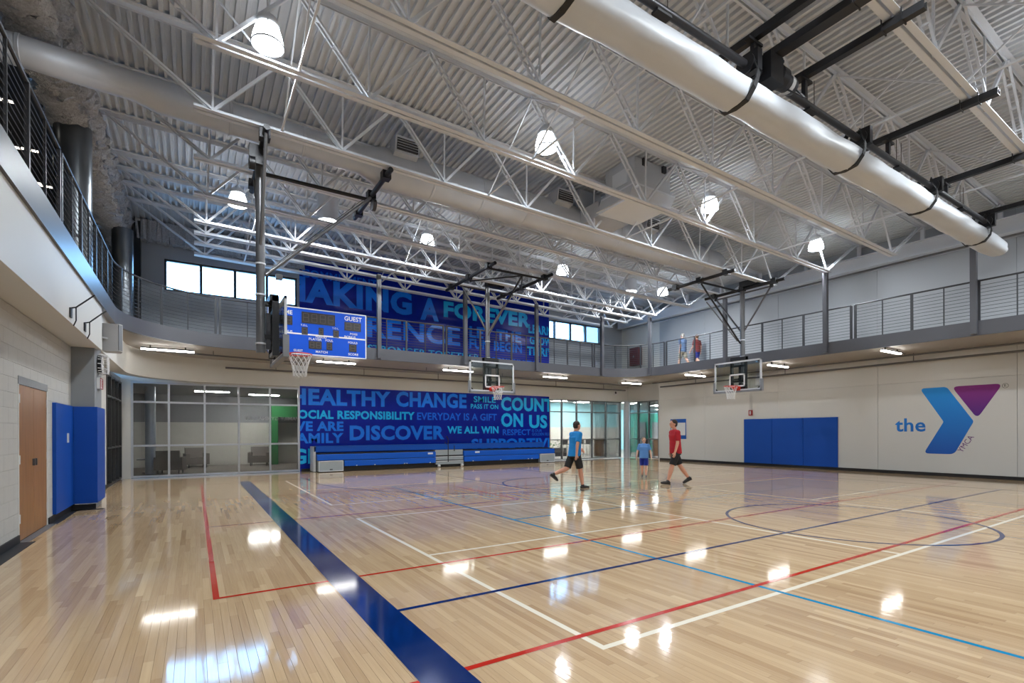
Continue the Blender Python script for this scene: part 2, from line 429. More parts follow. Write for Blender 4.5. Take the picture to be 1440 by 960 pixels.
# ---- back wall
Z1 = 3.165
wall_back = MB()
wall_back.box(-2.3, 3.35, YB, YB+0.25, Z1, 4.3).box(3.35, 15.09, YB, YB+0.25, 0, 4.3).box(15.09, 20.6, YB, YB+0.25, 3.12, 4.3)
wall_back.box(-2.3, -1.754, YB, YB+0.25, 0, Z1)
WLx0, WLx1, WLz0, WLz1 = -0.845, 3.28, 6.24, 7.30
WRx0, WRx1, WRz0, WRz1 = 15.12, 18.6, 6.19, 7.14
wall_back = struct(wall_back.build('wall_back', 'cream'), 'cream back wall of the gym with blue word murals', 'wall')
wu = MB()
wu.box(-1.64, WLx0, YB, YB+0.25, 4.3, 8.6).box(WLx0, WLx1, YB, YB+0.25, 4.3, WLz0).box(WLx0, WLx1, YB, YB+0.25, WLz1, 8.6)
wu.box(WLx1, WRx0, YB, YB+0.25, 4.3, 8.6).box(WRx0, WRx1, YB, YB+0.25, 4.3, WRz0).box(WRx0, WRx1, YB, YB+0.25, WRz1, 8.6).box(WRx1, 20.6, YB, YB+0.25, 4.3, 8.6)
wu.build('upper_wall', 'grey_wall', wall_back)
# ---- right wall of big panels
wall_right = struct(B(XR+0.05, XR+0.3, YN, 17.62, 0, 8.1).build('wall_right', 'joint'), 'pale panelled right wall with blue pad and large emblem', 'wall')
ys = [17.62, 14.94, 11.43, 7.92, 4.41, 0.90, -2.61, -6.12, -9.63, YN]
for a, b in zip(ys[1:], ys[:-1]):
    for z0, z1 in ((0.0, 3.06), (3.066, 4.05)):
        B(XR, XR+0.05, a+0.004, b-0.004, z0, z1).build('wall_panel', 'cream_panel', wall_right)
    B(XR, XR+0.05, a+0.004, b-0.004, 4.35, 8.05).build('upper_wall_panel', 'grey_panel', wall_right)
wc = MB().box(20.6, 20.85, 17.62, YB+0.25, 3.12, 4.3).box(XR, 20.85, 17.62, 17.70, 0, 4.3).box(XR, XR+0.2, 17.62, YB, 4.3, 8.1)
struct(wc.build('wall_corner', 'cream_panel'))
# ---- left wall: concrete blocks, door, pilaster
wl = MB().box(XL-0.25, XL-0.012, YN, 9.22, 0, 3.13).box(XL-0.25, XL-0.012, 10.76, 17.1, 0, 3.13).box(XL-0.25, XL-0.012, 9.22, 10.76, 2.25, 3.13)
wl.box(XL-0.25, XL-0.012, 17.1, YB, 3.12, 3.25)
wall_left = struct(wl.build('wall_left', 'mortar'), 'painted concrete block left wall with wooden double door', 'wall')
blk = {}
def block(y0, y1, z0, z1):
    k = (round(y1-y0, 3), round(z1-z0, 3))
    if k not in blk:
        blk[k] = B(0, 0.1, 0, k[0], 0, k[1]).mesh('block', 'cmu')
    o = link('block', blk[k], wall_left); o.location = (XL-0.1, y0, z0)
for c in range(16):
    z0 = c*0.2; z1 = z0+0.197
    if z1 > 3.14: z1 = 3.12
    y = 5.6+(0.2 if c % 2 else 0)
    while y < 12.62:
        a, b = y, y+0.397
        segs = [(a, min(b, 12.62))]
        if z1 < 2.3:
            segs = []
            if a < 9.2: segs.append((a, min(b, 9.2)))
            if b > 10.78: segs.append((max(a, 10.78), min(b, 12.62)))
        for s0, s1 in segs:
            if s1-s0 > 0.03: block(s0, s1, z0, z1)
        y += 0.4
B(XL-0.1, XL, YN, 5.597, 0, 3.13).build('plain_wall', 'cmu', wall_left)
B(XL-0.1, XL, 12.6, 17.1, 0, 3.3).build('plain_wall', 'cream', wall_left)
struct(B(XL, -1.65, 12.6, 13.45, 0, 4.0).build('pilaster', 'pilaster'))
# bulkhead under the upper floor on the left, then curving to the back wall
struct(B(XL-0.2, -1.57, YN, 12.9, 3.13, 4.0).build('trim_1', 'cream'), 'white bulkhead below the left upper floor edge', 'bulkhead')
def arc_pts(cx, cy, r, a0, a1, n): return [(cx+r*math.cos(math.radians(a0+(a1-a0)*i/n)), cy+r*math.sin(math.radians(a0+(a1-a0)*i/n))) for i in range(n+1)]
cv = [(-1.65, 12.9), (-1.65, 15), (-1.65, 17.5)]+arc_pts(0.85, 17.6, 2.5, 180, 90, 18)[1:]+[(3.0, 20.16), (3.35, 20.27)]
struct(MB().sweep(cv, [(0, 3.2), (0, 4.0), (-0.35, 4.0), (-0.35, 3.2)]).build('trim_2', 'cream', None, True), 'curved white bulkhead turning into the back wall', 'bulkhead')
# ---- wall behind the camera and upper storey on the left
struct(MB().box(XL-7, 20.6, YN-0.25, YN, 0, 8.6).build('wall_near', 'cream'))
UX = -9.0
struct(MB().box(UX-0.2, UX, YN, YB, 4.3, 8.3).box(UX, -1.64, YB, YB+0.25, 4.3, 8.6).build('wall_upper_left', 'dark_grey_wall'))
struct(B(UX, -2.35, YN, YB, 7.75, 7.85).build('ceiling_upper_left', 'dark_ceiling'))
# ---- baseboards
for (n, b) in (('baseboard_right', (XR-0.018, XR, YN, 17.62, 0, 0.105)), ('baseboard_left', (XL, XL+0.018, YN, 9.2, 0, 0.105)),
               ('baseboard_left', (XL, XL+0.018, 10.8, 12.58, 0, 0.105)), ('baseboard_left', (XL, XL+0.018, 13.47, 17.1, 0, 0.105)),
               ('baseboard_pilaster', (XL+0.02, -1.632, 12.58, 12.6, 0, 0.105)), ('baseboard_back', (3.4, 15.05, YB-0.018, YB, 0, 0.1))):
    struct(B(*b).build(n, 'black_rubber'))
struct(MB().box(XL+0.02, XL+0.17, 5.0, 9.2, 0.0, 0.004).box(XL+0.02, XL+0.12, 10.8, 12.55, 0.0, 0.004).box(XL+0.02, -1.50, 12.40, 12.57, 0.0, 0.004).build('trim_3', 'black_rubber'))
struct(B(XL, XL+0.10, 9.2, 10.8, 0.0, 0.006).build('trim_4', 'frame_grey'))

# ================================================================== CEILING DECK
pitch = 0.152; x0 = -2.3; n = int((20.5-x0)/pitch); vs = []; fs = []
prof = [(0, 0), (0.052, 0), (0.062, 0.058), (0.142, 0.058)]
px = []
for i in range(n):
    for a, h in prof: px.append((x0+i*pitch+a, h))
for (xx, h) in px:
    z = ZTC(xx)+h
    vs += [(xx, YN-0.2, z), (xx, YB+0.2, z)]
fs = [(2*i, 2*i+1, 2*i+3, 2*i+2) for i in range(len(px)-1)]
k = len(vs)
vs += [(x0, YN-0.2, ZTC(x0)+0.12), (20.5, YN-0.2, ZTC(20.5)+0.12), (20.5, YB+0.2, ZTC(20.5)+0.12), (x0, YB+0.2, ZTC(x0)+0.12)]
fs.append((k, k+1, k+2, k+3))
struct(MB().add(vs, fs).build('ceiling', 'deck_paint'), 'white painted ribbed metal roof deck', 'ceiling')

# ================================================================== RUNNING TRACK
RL, RR = 2.7, 2.0
def upath(dx=0.0, ny=3):
    """edge line of the track, dx = shift towards the court"""
    a = [(XFL+dx, YN), (XFL+dx, 0), (XFL+dx, 8)]
    L = arc_pts(XFL+RL, YF-RL, RL-dx, 180, 90, 20)
    R = arc_pts(XF-RR, YF-RR, RR-dx, 90, 0, 18)
    return a+L+[(5, YF-dx), (10, YF-dx)]+R+[(XF-dx, 8), (XF-dx, 0), (XF-dx, YN)]
P0 = upath()
outer = []
for i, (px_, py_) in enumerate(P0):
    if i < 3: outer.append((UX, py_))
    elif i <= 23:
        t = (i-3)/20; outer.append((UX, YF-RL+(YB-YF+RL)*min(1, 2*t)) if t <= 0.5 else (UX+(XFL+RL-UX)*(2*t-1), YB))
    elif i < 26: outer.append((px_, YB))
    elif i <= 44:
        t = (i-26)/18; outer.append((XF-RR+(20.6-XF+RR)*min(1, 2*t), YB) if t <= 0.5 else (20.6, YB+(YF-RR-YB)*(2*t-1)))
    else: outer.append((20.6, py_))
vs = []; fs = []
for (a, b), (c, d) in zip(P0, outer): vs += [(a, b, ZS), (c, d, ZS), (a, b, ZT-0.04), (c, d, ZT-0.04)]
for i in range(len(P0)-1):
    k = 4*i; fs += [(k, k+1, k+5, k+4), (k+2, k+6, k+7, k+3), (k, k+4, k+6, k+2)]
struct(MB().add(vs, fs).build('running_track', 'soffit'), 'raised running track slab around the gym, pale soffit below', 'running track')
fascia = MB().sweep(upath(0.03), [(0.03, ZS-0.01), (0.03, ZT), (-0.07, ZT), (-0.07, ZT-0.012), (0.018, ZT-0.012), (0.018, ZS+0.002), (-0.07, ZS+0.002), (-0.07, ZS-0.01)])
struct(fascia.build('trim_5', 'track_grey', None, True), 'dark grey steel edge channel of the running track', 'edge beam')

# ---- railing sections
def plen(pts):
    d = [0]
    for a, b in zip(pts, pts[1:]): d.append(d[-1]+math.dist(a, b))
    return d
RP = upath(0.0); RD = plen(RP)
def at(s):
    for i in range(len(RD)-1):
        if s <= RD[i+1] or i == len(RD)-2:
            t = (s-RD[i])/(RD[i+1]-RD[i]); a, b = RP[i], RP[i+1]
            return (a[0]+(b[0]-a[0])*t, a[1]+(b[1]-a[1])*t)
def s_of(target):
    best = min(((math.dist(at(RD[-1]*i/6000), target), RD[-1]*i/6000) for i in range(6001))); return best[1]
sL0 = s_of((XFL, 3.0)); sA = s_of((XFL, 9.35)); sB = s_of((0.58, YF)); sC = s_of((7.94, YF)); sD = s_of((15.3, YF)); sE = s_of((XF, 15.15)); sF = s_of((XF, 7.63)); sG = s_of((XF, 0.1))
RLAB = ['grey cable railing along the left upper floor, section nearest the camera', 'grey cable railing curving round the back left corner of the track',
        'grey cable railing in front of the left clerestory windows and scoreboard', 'grey cable railing in front of the right half of the upper word mural',
        'grey cable railing curving round the back right corner of the track', 'grey cable railing on the right track behind the right basketball hoop',
        'grey cable railing on the right track above the large emblem']
cuts = [sL0, sA, sB, sC, sD, sE, sF, sG]
for k in range(7):
    a, b = cuts[k]+0.06, cuts[k+1]-0.06
    pa = at(a); t = thing('cable_railing', RLAB[k], 'railing', (pa[0], pa[1], ZT), 'cable railings of the running track')
    m = max(2, int(round((b-a)/0.74))); m += m % 2
    fine = [a+(b-a)*i/(m*3) for i in range(m*3+1)]
    MB().path([(*at(s), ZR-0.02) for s in fine], 0.024, 8).build('top_rail', 'rail_grey', t, True)
    for i in range(m+1):
        s = a+(b-a)*i/m; p = at(s); q = at(s+0.02); d = Vector((q[0]-p[0], q[1]-p[1])).normalized(); wth = 0.06 if i % 2 == 0 else 0.024
        p0 = Vector((p[0], p[1], ZT-0.005)); 
        MB().bar(p0, p0+Vector((0, 0, ZR-0.03-ZT)), wth if abs(d.x) > 0.7 else 0.045 if i % 2 == 0 else 0.03, 0.045 if abs(d.x) > 0.7 and i % 2 == 0 else 0.03 if abs(d.x) > 0.7 else wth, (0, 1, 0)).build('post', 'rail_grey', t)
    for c in range(10):
        z = ZT+0.09+c*0.094
        MB().path([(*at(s), z) for s in fine], 0.006, 4).build('cable', 'cable_steel', t)
# ---- hanger posts carrying the track edge
HP = [((XF-0.105, 4.68), 'right', 'nearest the rolled curtain end'), ((XF-0.105, 8.40), 'right', 'right of the right basketball hoop'), ((XF-0.105, 12.1), 'right', 'directly left of the right hoop mast'), ((XF-0.22, 15.85), 'right', 'at the end of the corner curve')]
for (x, y), s, l in HP:
    o = MB().bar((x, y, ZS+0.03), (x, y, ZBC(x)+0.02), 0.13, 0.13, (0, 1, 0)).build('hanger_post', 'track_grey')
    tag(o, 'dark steel post hanging the right track edge, '+l, 'post', 'hanger posts of the track')
HB = [(5.40, 'beside the scoreboard'), (8.74, 'left of the middle hoop mast'), (12.07, 'near the right end of the upper mural'), (15.73, 'by the right clerestory windows')]
for x, l in HB:
    o = MB().bar((x, YF-0.105, ZS+0.03), (x, YF-0.105, ZBC(x)+0.02), 0.13, 0.13, (0, 1, 0)).build('hanger_post', 'track_grey')
    tag(o, 'dark steel post hanging the back track edge, '+l, 'post', 'hanger posts of the track')

struct(MB().box(-5.2, -5.1, 15.5, 21, 0, 3.3).box(-5.2, XL-0.25, 21, 21.1, 0, 3.3).box(-5.2, XL-0.25, 15.4, 15.5, 0, 3.3).box(-5.2, XL-0.25, 15.5, 21, 3.25, 3.3).box(-5.2, XL-0.25, 15.5, 21, -0.05, 0.0).build('wall_side_room', 'dark_grey_wall'))
# ================================================================== ROOF STRUCTURE
def make_joist(y, label):
    t = thing('roof_joist', label, 'joist', (0, y, ZBC(0)), 'white open-web roof joists')
    bx0, bx1, tx0, tx1 = 0.0, 17.6, -1.75, 19.75
    def chord(x0, x1, fz, sgn):
        mb = MB()
        for s in (-1, 1):
            mb.bar((x0, y+s*0.062, fz(x0)), (x1, y+s*0.062, fz(x1)), 0.085, 0.012)
            mb.bar((x0, y+s*0.021, fz(x0)+sgn*0.04), (x1, y+s*0.021, fz(x1)+sgn*0.04), 0.010, 0.08)
        return mb
    chord(bx0, bx1, ZBC, 1).build('bottom_chord', 'white_steel', t)
    chord(tx0, tx1, lambda x: ZTC(x)-0.008, -1).build('top_chord', 'white_steel', t)
    bn = [0.28+2.19*k for k in range(8)]
    def web(xa, xb, dbl, name='web_diagonal', w=0.045):
        a = (xa, y, ZBC(xa)+0.04); b = (xb, y, ZTC(xb)-0.05); mb = MB()
        if dbl:
            for s in (-0.05, 0.05): mb.bar((a[0], y+s, a[2]), (b[0], y+s, b[2]), w, w)
            for f in (0.25, 0.5, 0.75):
                c = [a[i]+(b[i]-a[i])*f for i in range(3)]; mb.box(c[0]-0.03, c[0]+0.03, y-0.05, y+0.05, c[2]-0.015, c[2]+0.015)
        else: mb.bar(a, b, w, w)
        mb.build(name, 'white_steel', t)
    for k, xb in enumerate(bn):
        web(xb, xb-1.1 if k else -1.6, True, w=0.035); web(xb, xb+1.09, False, w=0.05); web(xb, xb+0.02, False, 'web_vertical', 0.032)
    web(17.5, 16.66, False); web(17.5, 19.5, True, w=0.035)
    return t
JY = [18.45, 17.35, 16.45, 15.57, 13.77, 11.96, 10.12, 8.31, 6.49, 4.66, 2.84, 1.02]
jl = lambda i: 'white open-web steel roof joist, %s counting from the back wall' % ORD[i]
J0 = make_joist(JY[0], jl(0))
for i, y in enumerate(JY[1:]): dup(J0, (0, y-JY[0], 0), jl(i+1))
# cross bridging between neighbouring joists
k = 0
BY = [y for y in JY if y not in (16.45, 17.35)]
for bx in (1.37, 5.75, 10.15, 14.5):
    nm = {1.37: 'left', 5.75: 'left middle', 10.15: 'right middle', 14.5: 'right'}[bx]
    t = thing('joist_bridging', 'thin white angle bridging crossing the joists, %s line' % nm, 'bridging', (bx, 10, ZBC(bx)), 'bridging between the joists')
    for a, b in ((1.0, 10.15), (11.93, 18.5)): MB().bar((bx, a, ZBC(bx)+0.03), (bx, b, ZBC(bx)+0.03), 0.03, 0.03).build('horizontal_angle', 'white_steel', t)
    for a, b in zip(BY, BY[1:]):
        if a == 11.96: continue
        MB().bar((bx+0.03, a, ZBC(bx)+0.05), (bx+0.03, b, ZTC(bx)-0.08), 0.025, 0.025).build('diagonal_angle', 'white_steel', t)
        MB().bar((bx-0.03, b, ZBC(bx)+0.05), (bx-0.03, a, ZTC(bx)-0.08), 0.025, 0.025).build('diagonal_angle', 'white_steel', t)
# conduit beside a joist, drop rods
tag(MB().path([(-1.2, 8.9, 8.2), (0.3, 8.86, 8.1), (1.0, 8.6, 7.2), (1.5, 8.55, 7.16)]+[(x, 8.5, ZBC(x)+0.16) for x in (4, 8, 12, 17)], 0.018, 6).build('conduit', 'white_steel', None, True), 'thin white conduit running beside a roof joist', 'conduit')
# wide-flange beam along the right wall
t = thing('edge_beam', 'white wide-flange beam running along the right wall under the roof', 'beam', (19.75, 4, 7.1))
bz = 7.10
B(19.60, 19.90, YN, 20.2, bz, bz+0.02).build('bottom_flange', 'white_steel', t); B(19.60, 19.90, YN, 20.2, bz+0.43, bz+0.45).build('top_flange', 'white_steel', t)
B(19.742, 19.758, YN, 20.2, bz+0.02, bz+0.43).build('web', 'white_steel', t)
struct(B(XR-0.03, XR, YN, 20.2, 7.06, 7.10).build('trim_6', 'white_steel'))
# stub posts from the beam up to the joists
for i, y in enumerate(JY):
    o = MB().bar((19.75, y, bz+0.45), (19.75, y, ZTC(19.75)-0.01), 0.1, 0.1, (0, 1, 0)).build('stub_post', 'white_steel')
    tag(o, 'short white post on the edge beam under joist end, %s from the back wall' % ORD[i], 'post', 'stub posts on the edge beam')
# sprayed fireproofed beam on the left
rnd = random.Random(3); sec = [(-2.28, 7.36), (-2.1, 7.31), (-1.92, 7.32), (-1.74, 7.38), (-1.72, 7.52), (-1.86, 7.60), (-1.88, 7.8), (-1.87, 7.98), (-1.72, 8.06), (-1.66, 8.22), (-1.75, 8.36), (-2.1, 8.38), (-2.3, 8.36), (-2.34, 8.1), (-2.20, 7.95), (-2.19, 7.62), (-2.32, 7.52)]
sec2 = []
for (a, b), (c, d) in zip(sec, sec[1:]+sec[:1]): sec2 += [(a, b), ((a+c)/2, (b+d)/2)]
vs = []; fs = []; ny = 760; K = len(sec2)
for i in range(ny+1):
    y = YN+(YB-YN)*i/ny; w = 0.05*math.sin(i*0.31)+0.03*math.sin(i*0.83)
    for (a, b) in sec2: vs.append((a+rnd.gauss(0, 0.024)+w*0.6, y+rnd.gauss(0, 0.014), b+rnd.gauss(0, 0.024)+w*0.3))
for i in range(ny):
    for j in range(K): fs.append((i*K+j, i*K+(j+1) % K, (i+1)*K+(j+1) % K, (i+1)*K+j))
tag(MB().add(vs, fs).build('fireproofed_beam', 'fireproofing', None, True), 'roof beam coated in fuzzy grey spray fireproofing on the left', 'beam')
vs = []; fs = []; nx = 120
for i in range(nx+1):
    x = -1.6+(3.5+1.6)*i/nx
    for (a, b) in sec[:13]: vs.append((x+rnd.gauss(0, 0.02), 20.15+(a+2.0)*0.5+rnd.gauss(0, 0.02), b+0.35*(8.38-b)+rnd.gauss(0, 0.02)+SL*x))
for i in range(nx):
    for j in range(13): fs.append((i*13+j, i*13+(j+1) % 13, (i+1)*13+(j+1) % 13, (i+1)*13+j))
tag(MB().add(vs, fs).build('fireproofed_beam', 'fireproofing', None, True), 'fuzzy grey fireproofed beam above the left clerestory windows', 'beam')
# round columns
for (x, y, r, z1, l) in ((-1.98, 12.75, 0.29, 7.45, 'large round grey metal column behind the left railing'), (-1.75, 18.25, 0.25, 7.4, 'round grey metal column at the back left corner of the track')):
    t = thing('round_column', l, 'column', (x, y, ZT-0.04))
    MB().lathe([(r, 0), (r, z1-ZT)], (x, y, ZT-0.04), 40).build('shaft', 'column_metal', t, True)
    MB().lathe([(r+0.03, 0), (r+0.03, 0.08), (r, 0.1)], (x, y, ZT-0.04), 40).build('base_ring', 'column_metal', t, True)
tag(B(-1.62, -1.46, 20.0, 20.28, ZT, 8.3).build('steel_column', 'bronze'), 'dark square steel column at the left end of the back wall', 'column')

# ---- round supply duct with collars and side grilles
t = thing('supply_duct', 'large white round supply duct running across the hall under the roof', 'duct', (6.5, 11.05, 7.38))
DY = 11.05
segs = [(-2.35, 6.90, 0.208, 9.74), (-2.02, 6.96, 0.209, 9.84), (-1.60, 7.06, 0.215, 10.05), (-0.9, 7.52, 0.235, 10.9), (-0.55, 7.55, 0.285, DY), (3.05, 7.44, 0.285, DY), (3.55, 7.40, 0.43, DY), (15.2, 7.33, 0.43, DY)]
n = 32; vs = []; fs = []
for (x, z, r, yc) in segs: vs += [(x, yc+math.cos(2*math.pi*i/n)*r, z+math.sin(2*math.pi*i/n)*r) for i in range(n)]
for i in range(len(segs)-1): fs += [(i*n+j, i*n+(j+1) % n, (i+1)*n+(j+1) % n, (i+1)*n+j) for j in range(n)]
fs.append(tuple(range(n)))
MB().add(vs, fs).build('duct_run', 'duct_metal', t, True)
vs = []; fs = []
for k in range(7):
    a = math.radians(90*k/6*0.8); c = (15.2+0.6*math.sin(a), DY+0.6*(1-math.cos(a)))
    vs += [(c[0]-math.sin(a)*math.cos(2*math.pi*i/n)*0.43, c[1]+math.cos(a)*math.cos(2*math.pi*i/n)*0.43, 7.33+math.sin(2*math.pi*i/n)*0.43) for i in range(n)]
for i in range(6): fs += [(i*n+j, i*n+(j+1) % n, (i+1)*n+(j+1) % n, (i+1)*n+j) for j in range(n)]
fs.append(tuple(range(6*n, 7*n)))
MB().add(vs, fs).build('end_elbow', 'duct_metal', t, True)
def dz(x):
    for (a, za, ra, ya), (b, zb, rb, yb) in zip(segs, segs[1:]):
        if x <= b: f = (x-a)/(b-a); return za+(zb-za)*f, ra+(rb-ra)*f, ya+(yb-ya)*f
    return 7.33, 0.43, DY
for x in (-2.1, 0.6, 1.9, 4.7, 6.0, 7.3, 10.6, 13.0, 14.6):
    z, r, yc = dz(x)
    vs = []; fs = []
    for xx, rr in ((x-0.03, r+0.002), (x-0.02, r+0.012), (x+0.02, r+0.012), (x+0.03, r+0.002)): vs += [(xx, yc+math.cos(2*math.pi*i/n)*rr, z+math.sin(2*math.pi*i/n)*rr) for i in range(n)]
    for i in range(3): fs += [(i*n+j, i*n+(j+1) % n, (i+1)*n+(j+1) % n, (i+1)*n+j) for j in range(n)]
    MB().add(vs, fs).build('collar', 'duct_metal', t, True)
for x in (3.95, 8.35, 11.7):
    gb = MB(); w = 0.27
    gb.prism([(10.98, 7.45), (10.50, 7.56), (10.42, 7.88), (10.85, 7.86)], x-w, x+w, 'YZ')
    g = gb.build('side_grille', 'duct_metal', t)
    B(x-w+0.035, x+w-0.035, 10.425, 10.47, 7.60, 7.84).build('grille_opening', 'dark_steel', g)
    for q in range(4): MB().bar((x-w+0.035, 10.435-q*0.006, 7.63+q*0.055), (x+w-0.035, 10.435-q*0.006, 7.63+q*0.055), 0.03, 0.008).build('louver', 'duct_metal', g)
# ---- rectangular unit duct dropping from the roof
t = thing('roof_unit_duct', 'boxy white sheet metal roof unit duct between two joists', 'duct', (9.7, 9.1, 7.9))
B(9.05, 10.32, 8.66, 9.68, 7.48, 8.16).build('upper_box', 'duct_metal', t)
B(8.95, 10.42, 8.58, 9.76, 7.44, 7.48).build('flange', 'white_steel', t)
MB().prism([(8.58, 7.44), (9.76, 7.44), (9.95, 7.22), (8.75, 7.22)], 8.95, 10.42, 'YZ').build('tapered_plenum', 'duct_metal', t)
B(9.0, 10.35, 8.80, 9.9, 7.17, 7.22).build('base_tray', 'white_steel', t)
MB().box(9.02, 9.05, 8.9, 9.4, 7.62, 7.98).build('access_panel', 'white_steel', t)
MB().box(9.0, 10.1, 9.9, 10.62, 7.16, 7.55).build('side_box', 'duct_metal', t)
MB().box(8.95, 9.75, 10.62, 11.4, 7.62, 8.15).build('drop_box', 'duct_metal', t)
MB().box(9.30, 9.42, 8.60, 8.66, 8.0, 8.16).box(10.0, 10.12, 8.60, 8.66, 8.0, 8.16).build('hanger_clip', 'dark_steel', t)

# ---- pendant lamps
def make_lamp(x, y, label):
    t = thing('pendant_lamp', label, 'lamp', (x, y, 7.30), 'bell pendant lamps')
    MB().lathe([(0.218, 0.0), (0.226, 0.012), (0.222, 0.05), (0.205, 0.14), (0.178, 0.23), (0.15, 0.29), (0.0, 0.30)], (x, y, 7.30), 32).build('bell_refractor', 'bell_glow', t, True)
    MB().lathe([(0.218, 0.004), (0.232, 0.0), (0.236, 0.014), (0.228, 0.026)], (x, y, 7.30), 32).build('rim_ring', 'mast_steel', t, True)
    MB().lathe([(0.165, 0.29), (0.175, 0.31), (0.165, 0.36), (0.13, 0.42), (0.06, 0.44), (0.0, 0.44)], (x, y, 7.30), 28).build('ballast_housing', 'white_steel', t, True)
    for k in range(3):
        a = 2.1*k+0.4
        MB().bar((x+0.17*math.cos(a), y+0.17*math.sin(a), 7.60), (x+0.235*math.cos(a), y+0.235*math.sin(a), 7.31), 0.012, 0.006).build('wire_guard', 'mast_steel', t)
    MB().tube((x, y, 7.73), (x, y, ZTC(x)), 0.014, n=8).build('stem', 'white_steel', t, True)
    MB().lathe([(0.055, 0), (0.055, 0.05), (0.02, 0.07)], (x, y, 7.74), 12).build('hook_box', 'white_steel', t, True)
    return t
LX = [0.95, 6.15, 11.5, 16.9]; LYs = [8.35, 14.6, 1.85, -4.6]
rown = {8.35: 'in the row in front of the big duct', 14.6: 'in the row nearest the back wall', 1.85: 'in the row over the camera', -4.6: 'in the row behind the camera'}
lamp0 = None
for y in LYs:
    for i, x in enumerate(LX):
        if y == 8.35 or y == 14.6:
            lb = 'bright bell-shaped pendant lamp %s, %s from left' % (rown[y], ORD[i])
            if lamp0 is None: lamp0 = make_lamp(x, y, lb); l0 = (x, y)
            else: dup(lamp0, (x-l0[0], y-l0[1], 0), lb)
        elif y == 1.85:
            dup(lamp0, (x-l0[0], y-l0[1], 0), 'bright bell-shaped pendant lamp %s, %s from left' % (rown[y], ORD[i]))
        else:
            dup(lamp0, (x-l0[0], y-l0[1], 0), 'bright bell-shaped pendant lamp %s, %s from left' % (rown[y], ORD[i]))
        ld = bpy.data.lights.new('lamp_light', 'AREA'); ld.shape = 'DISK'; ld.size = 0.42; ld.energy = PENDANT_W; ld.color = LAMP_COL
        lo = bpy.data.objects.new('lamp_light', ld); COL.objects.link(lo); lo.location = (x, y, 7.285)
# ---- tubular skylights
for (p, zz, l) in (((461, 312), 7.55, 'white tubular skylight with glowing lens above the left hoop brace'), ((886, 410), 7.55, 'white tubular skylight with glowing lens near the back right lamp')):
    x, y, _ = onZ(*p, zz)
    t = thing('tubular_skylight', l, 'skylight', (x, y, zz), 'tubular skylights')
    MB().lathe([(0.30, 0), (0.29, 0.03), (0.29, ZTC(x)-zz-0.01)], (x, y, zz), 32).build('tube', 'duct_metal', t, True)
    MB().lathe([(0.0, -0.02), (0.2, -0.012), (0.285, 0.0)], (x, y, zz), 32).build('lens', 'tube_glow', t, True)
    ld = bpy.data.lights.new('skylight_light', 'AREA'); ld.shape = 'DISK'; ld.size = 0.5; ld.energy = 60
    lo = bpy.data.objects.new('skylight_light', ld); COL.objects.link(lo); lo.location = (x, y, zz-0.05)

# ---- strip lights under the track
SLs = [(-1.29, 17.72, 'at the curved back left corner'), (3.5, 17.85, 'below the scoreboard'), (8.15, 17.8, 'left of the middle hoop'), (12.9, 17.75, 'right of the middle hoop'),
       (17.95, 18.05, 'at the back right corner'), (17.75, 14.1, 'left of the right hoop'), (17.75, 10.45, 'right of the right hoop'), (17.55, 6.78, 'above the wall panel joint near the emblem')]
for (x, y, l) in SLs:
    t = thing('strip_light', 'linear strip light under the track, '+l, 'light', (x+0.64, y, 3.9), 'strip lights under the track')
    B(x, x+1.28, y-0.04, y+0.04, 3.90, 3.935).build('housing', 'black_steel', t)
    B(x, x+1.28, y-0.035, y+0.035, 3.862, 3.90).build('diffuser', 'strip_glow', t)
    MB().box(x+0.2, x+0.23, y-0.015, y+0.015, 3.935, ZS).box(x+1.05, x+1.08, y-0.015, y+0.015, 3.935, ZS).build('mounting_stem', 'black_steel', t)
# ---- sprinkler and conduit pipes under the track
for (pts, r, l) in (([(0.9, 19.9, 3.72), (20.0, 19.9, 3.72)], 0.035, 'dark sprinkler pipe along the back wall under the track'),
                    ([(19.95, 17.4, 3.72), (19.95, -8, 3.72)], 0.035, 'dark sprinkler pipe along the right wall under the track'),
                    ([(-1.3, 17.9, 3.88), (2.4, 18.4, 3.88), (20.2, 18.9, 3.88)], 0.025, 'thin dark conduit under the back track soffit'),
                    ([(19.6, 17.6, 3.9), (19.6, -8, 3.9)], 0.03, 'thin dark conduit under the right track soffit')):
    t = thing('ceiling_pipe', l, 'pipe', pts[0])
    MB().path(pts, r, 8).build('pipe', 'mast_steel', t, True)
    for i in range(6):
        f = (i+0.5)/6; a = Vector(pts[0]); b = Vector(pts[-1]); c = a+(b-a)*f
        MB().bar(c, (c.x, c.y, ZS), 0.02, 0.02, (0, 1, 0)).build('pipe_hanger', 'mast_steel', t)

# ================================================================== ROLLED DIVIDER CURTAIN
CY, CZ = 3.97, 5.88
t = thing('divider_curtain', 'rolled white vinyl divider curtain hanging in black straps below the roof', 'curtain', (9, CY, CZ))
rnd = random.Random(11); vs = []; fs = []; n = 28; xs = [0.6+i*0.2 for i in range(78)]+[16.55]
for i, x in enumerate(xs):
    for j in range(n):
        a = 2*math.pi*j/n
        w = 0.215+0.008*math.sin(x*3+a*2)+0.007*math.sin(x*7.3+a*5); hh = 0.185+0.007*math.sin(x*5+a*3)
        ty = math.cos(a); tz = math.sin(a)
        sq = 1.0+0.10*abs(math.sin(2*a))
        end = 0.93 if i in (0, len(xs)-1) else 1
        vs.append((x, CY+ty*w*sq*end, CZ+tz*hh*sq*end))
for i in range(len(xs)-1): fs += [(i*n+j, i*n+(j+1) % n, (i+1)*n+(j+1) % n, (i+1)*n+j) for j in range(n)]
fs += [tuple(range(n)), tuple(range((len(xs)-1)*n, len(xs)*n))]
MB().add(vs, fs).build('vinyl_roll', 'vinyl', t, True)
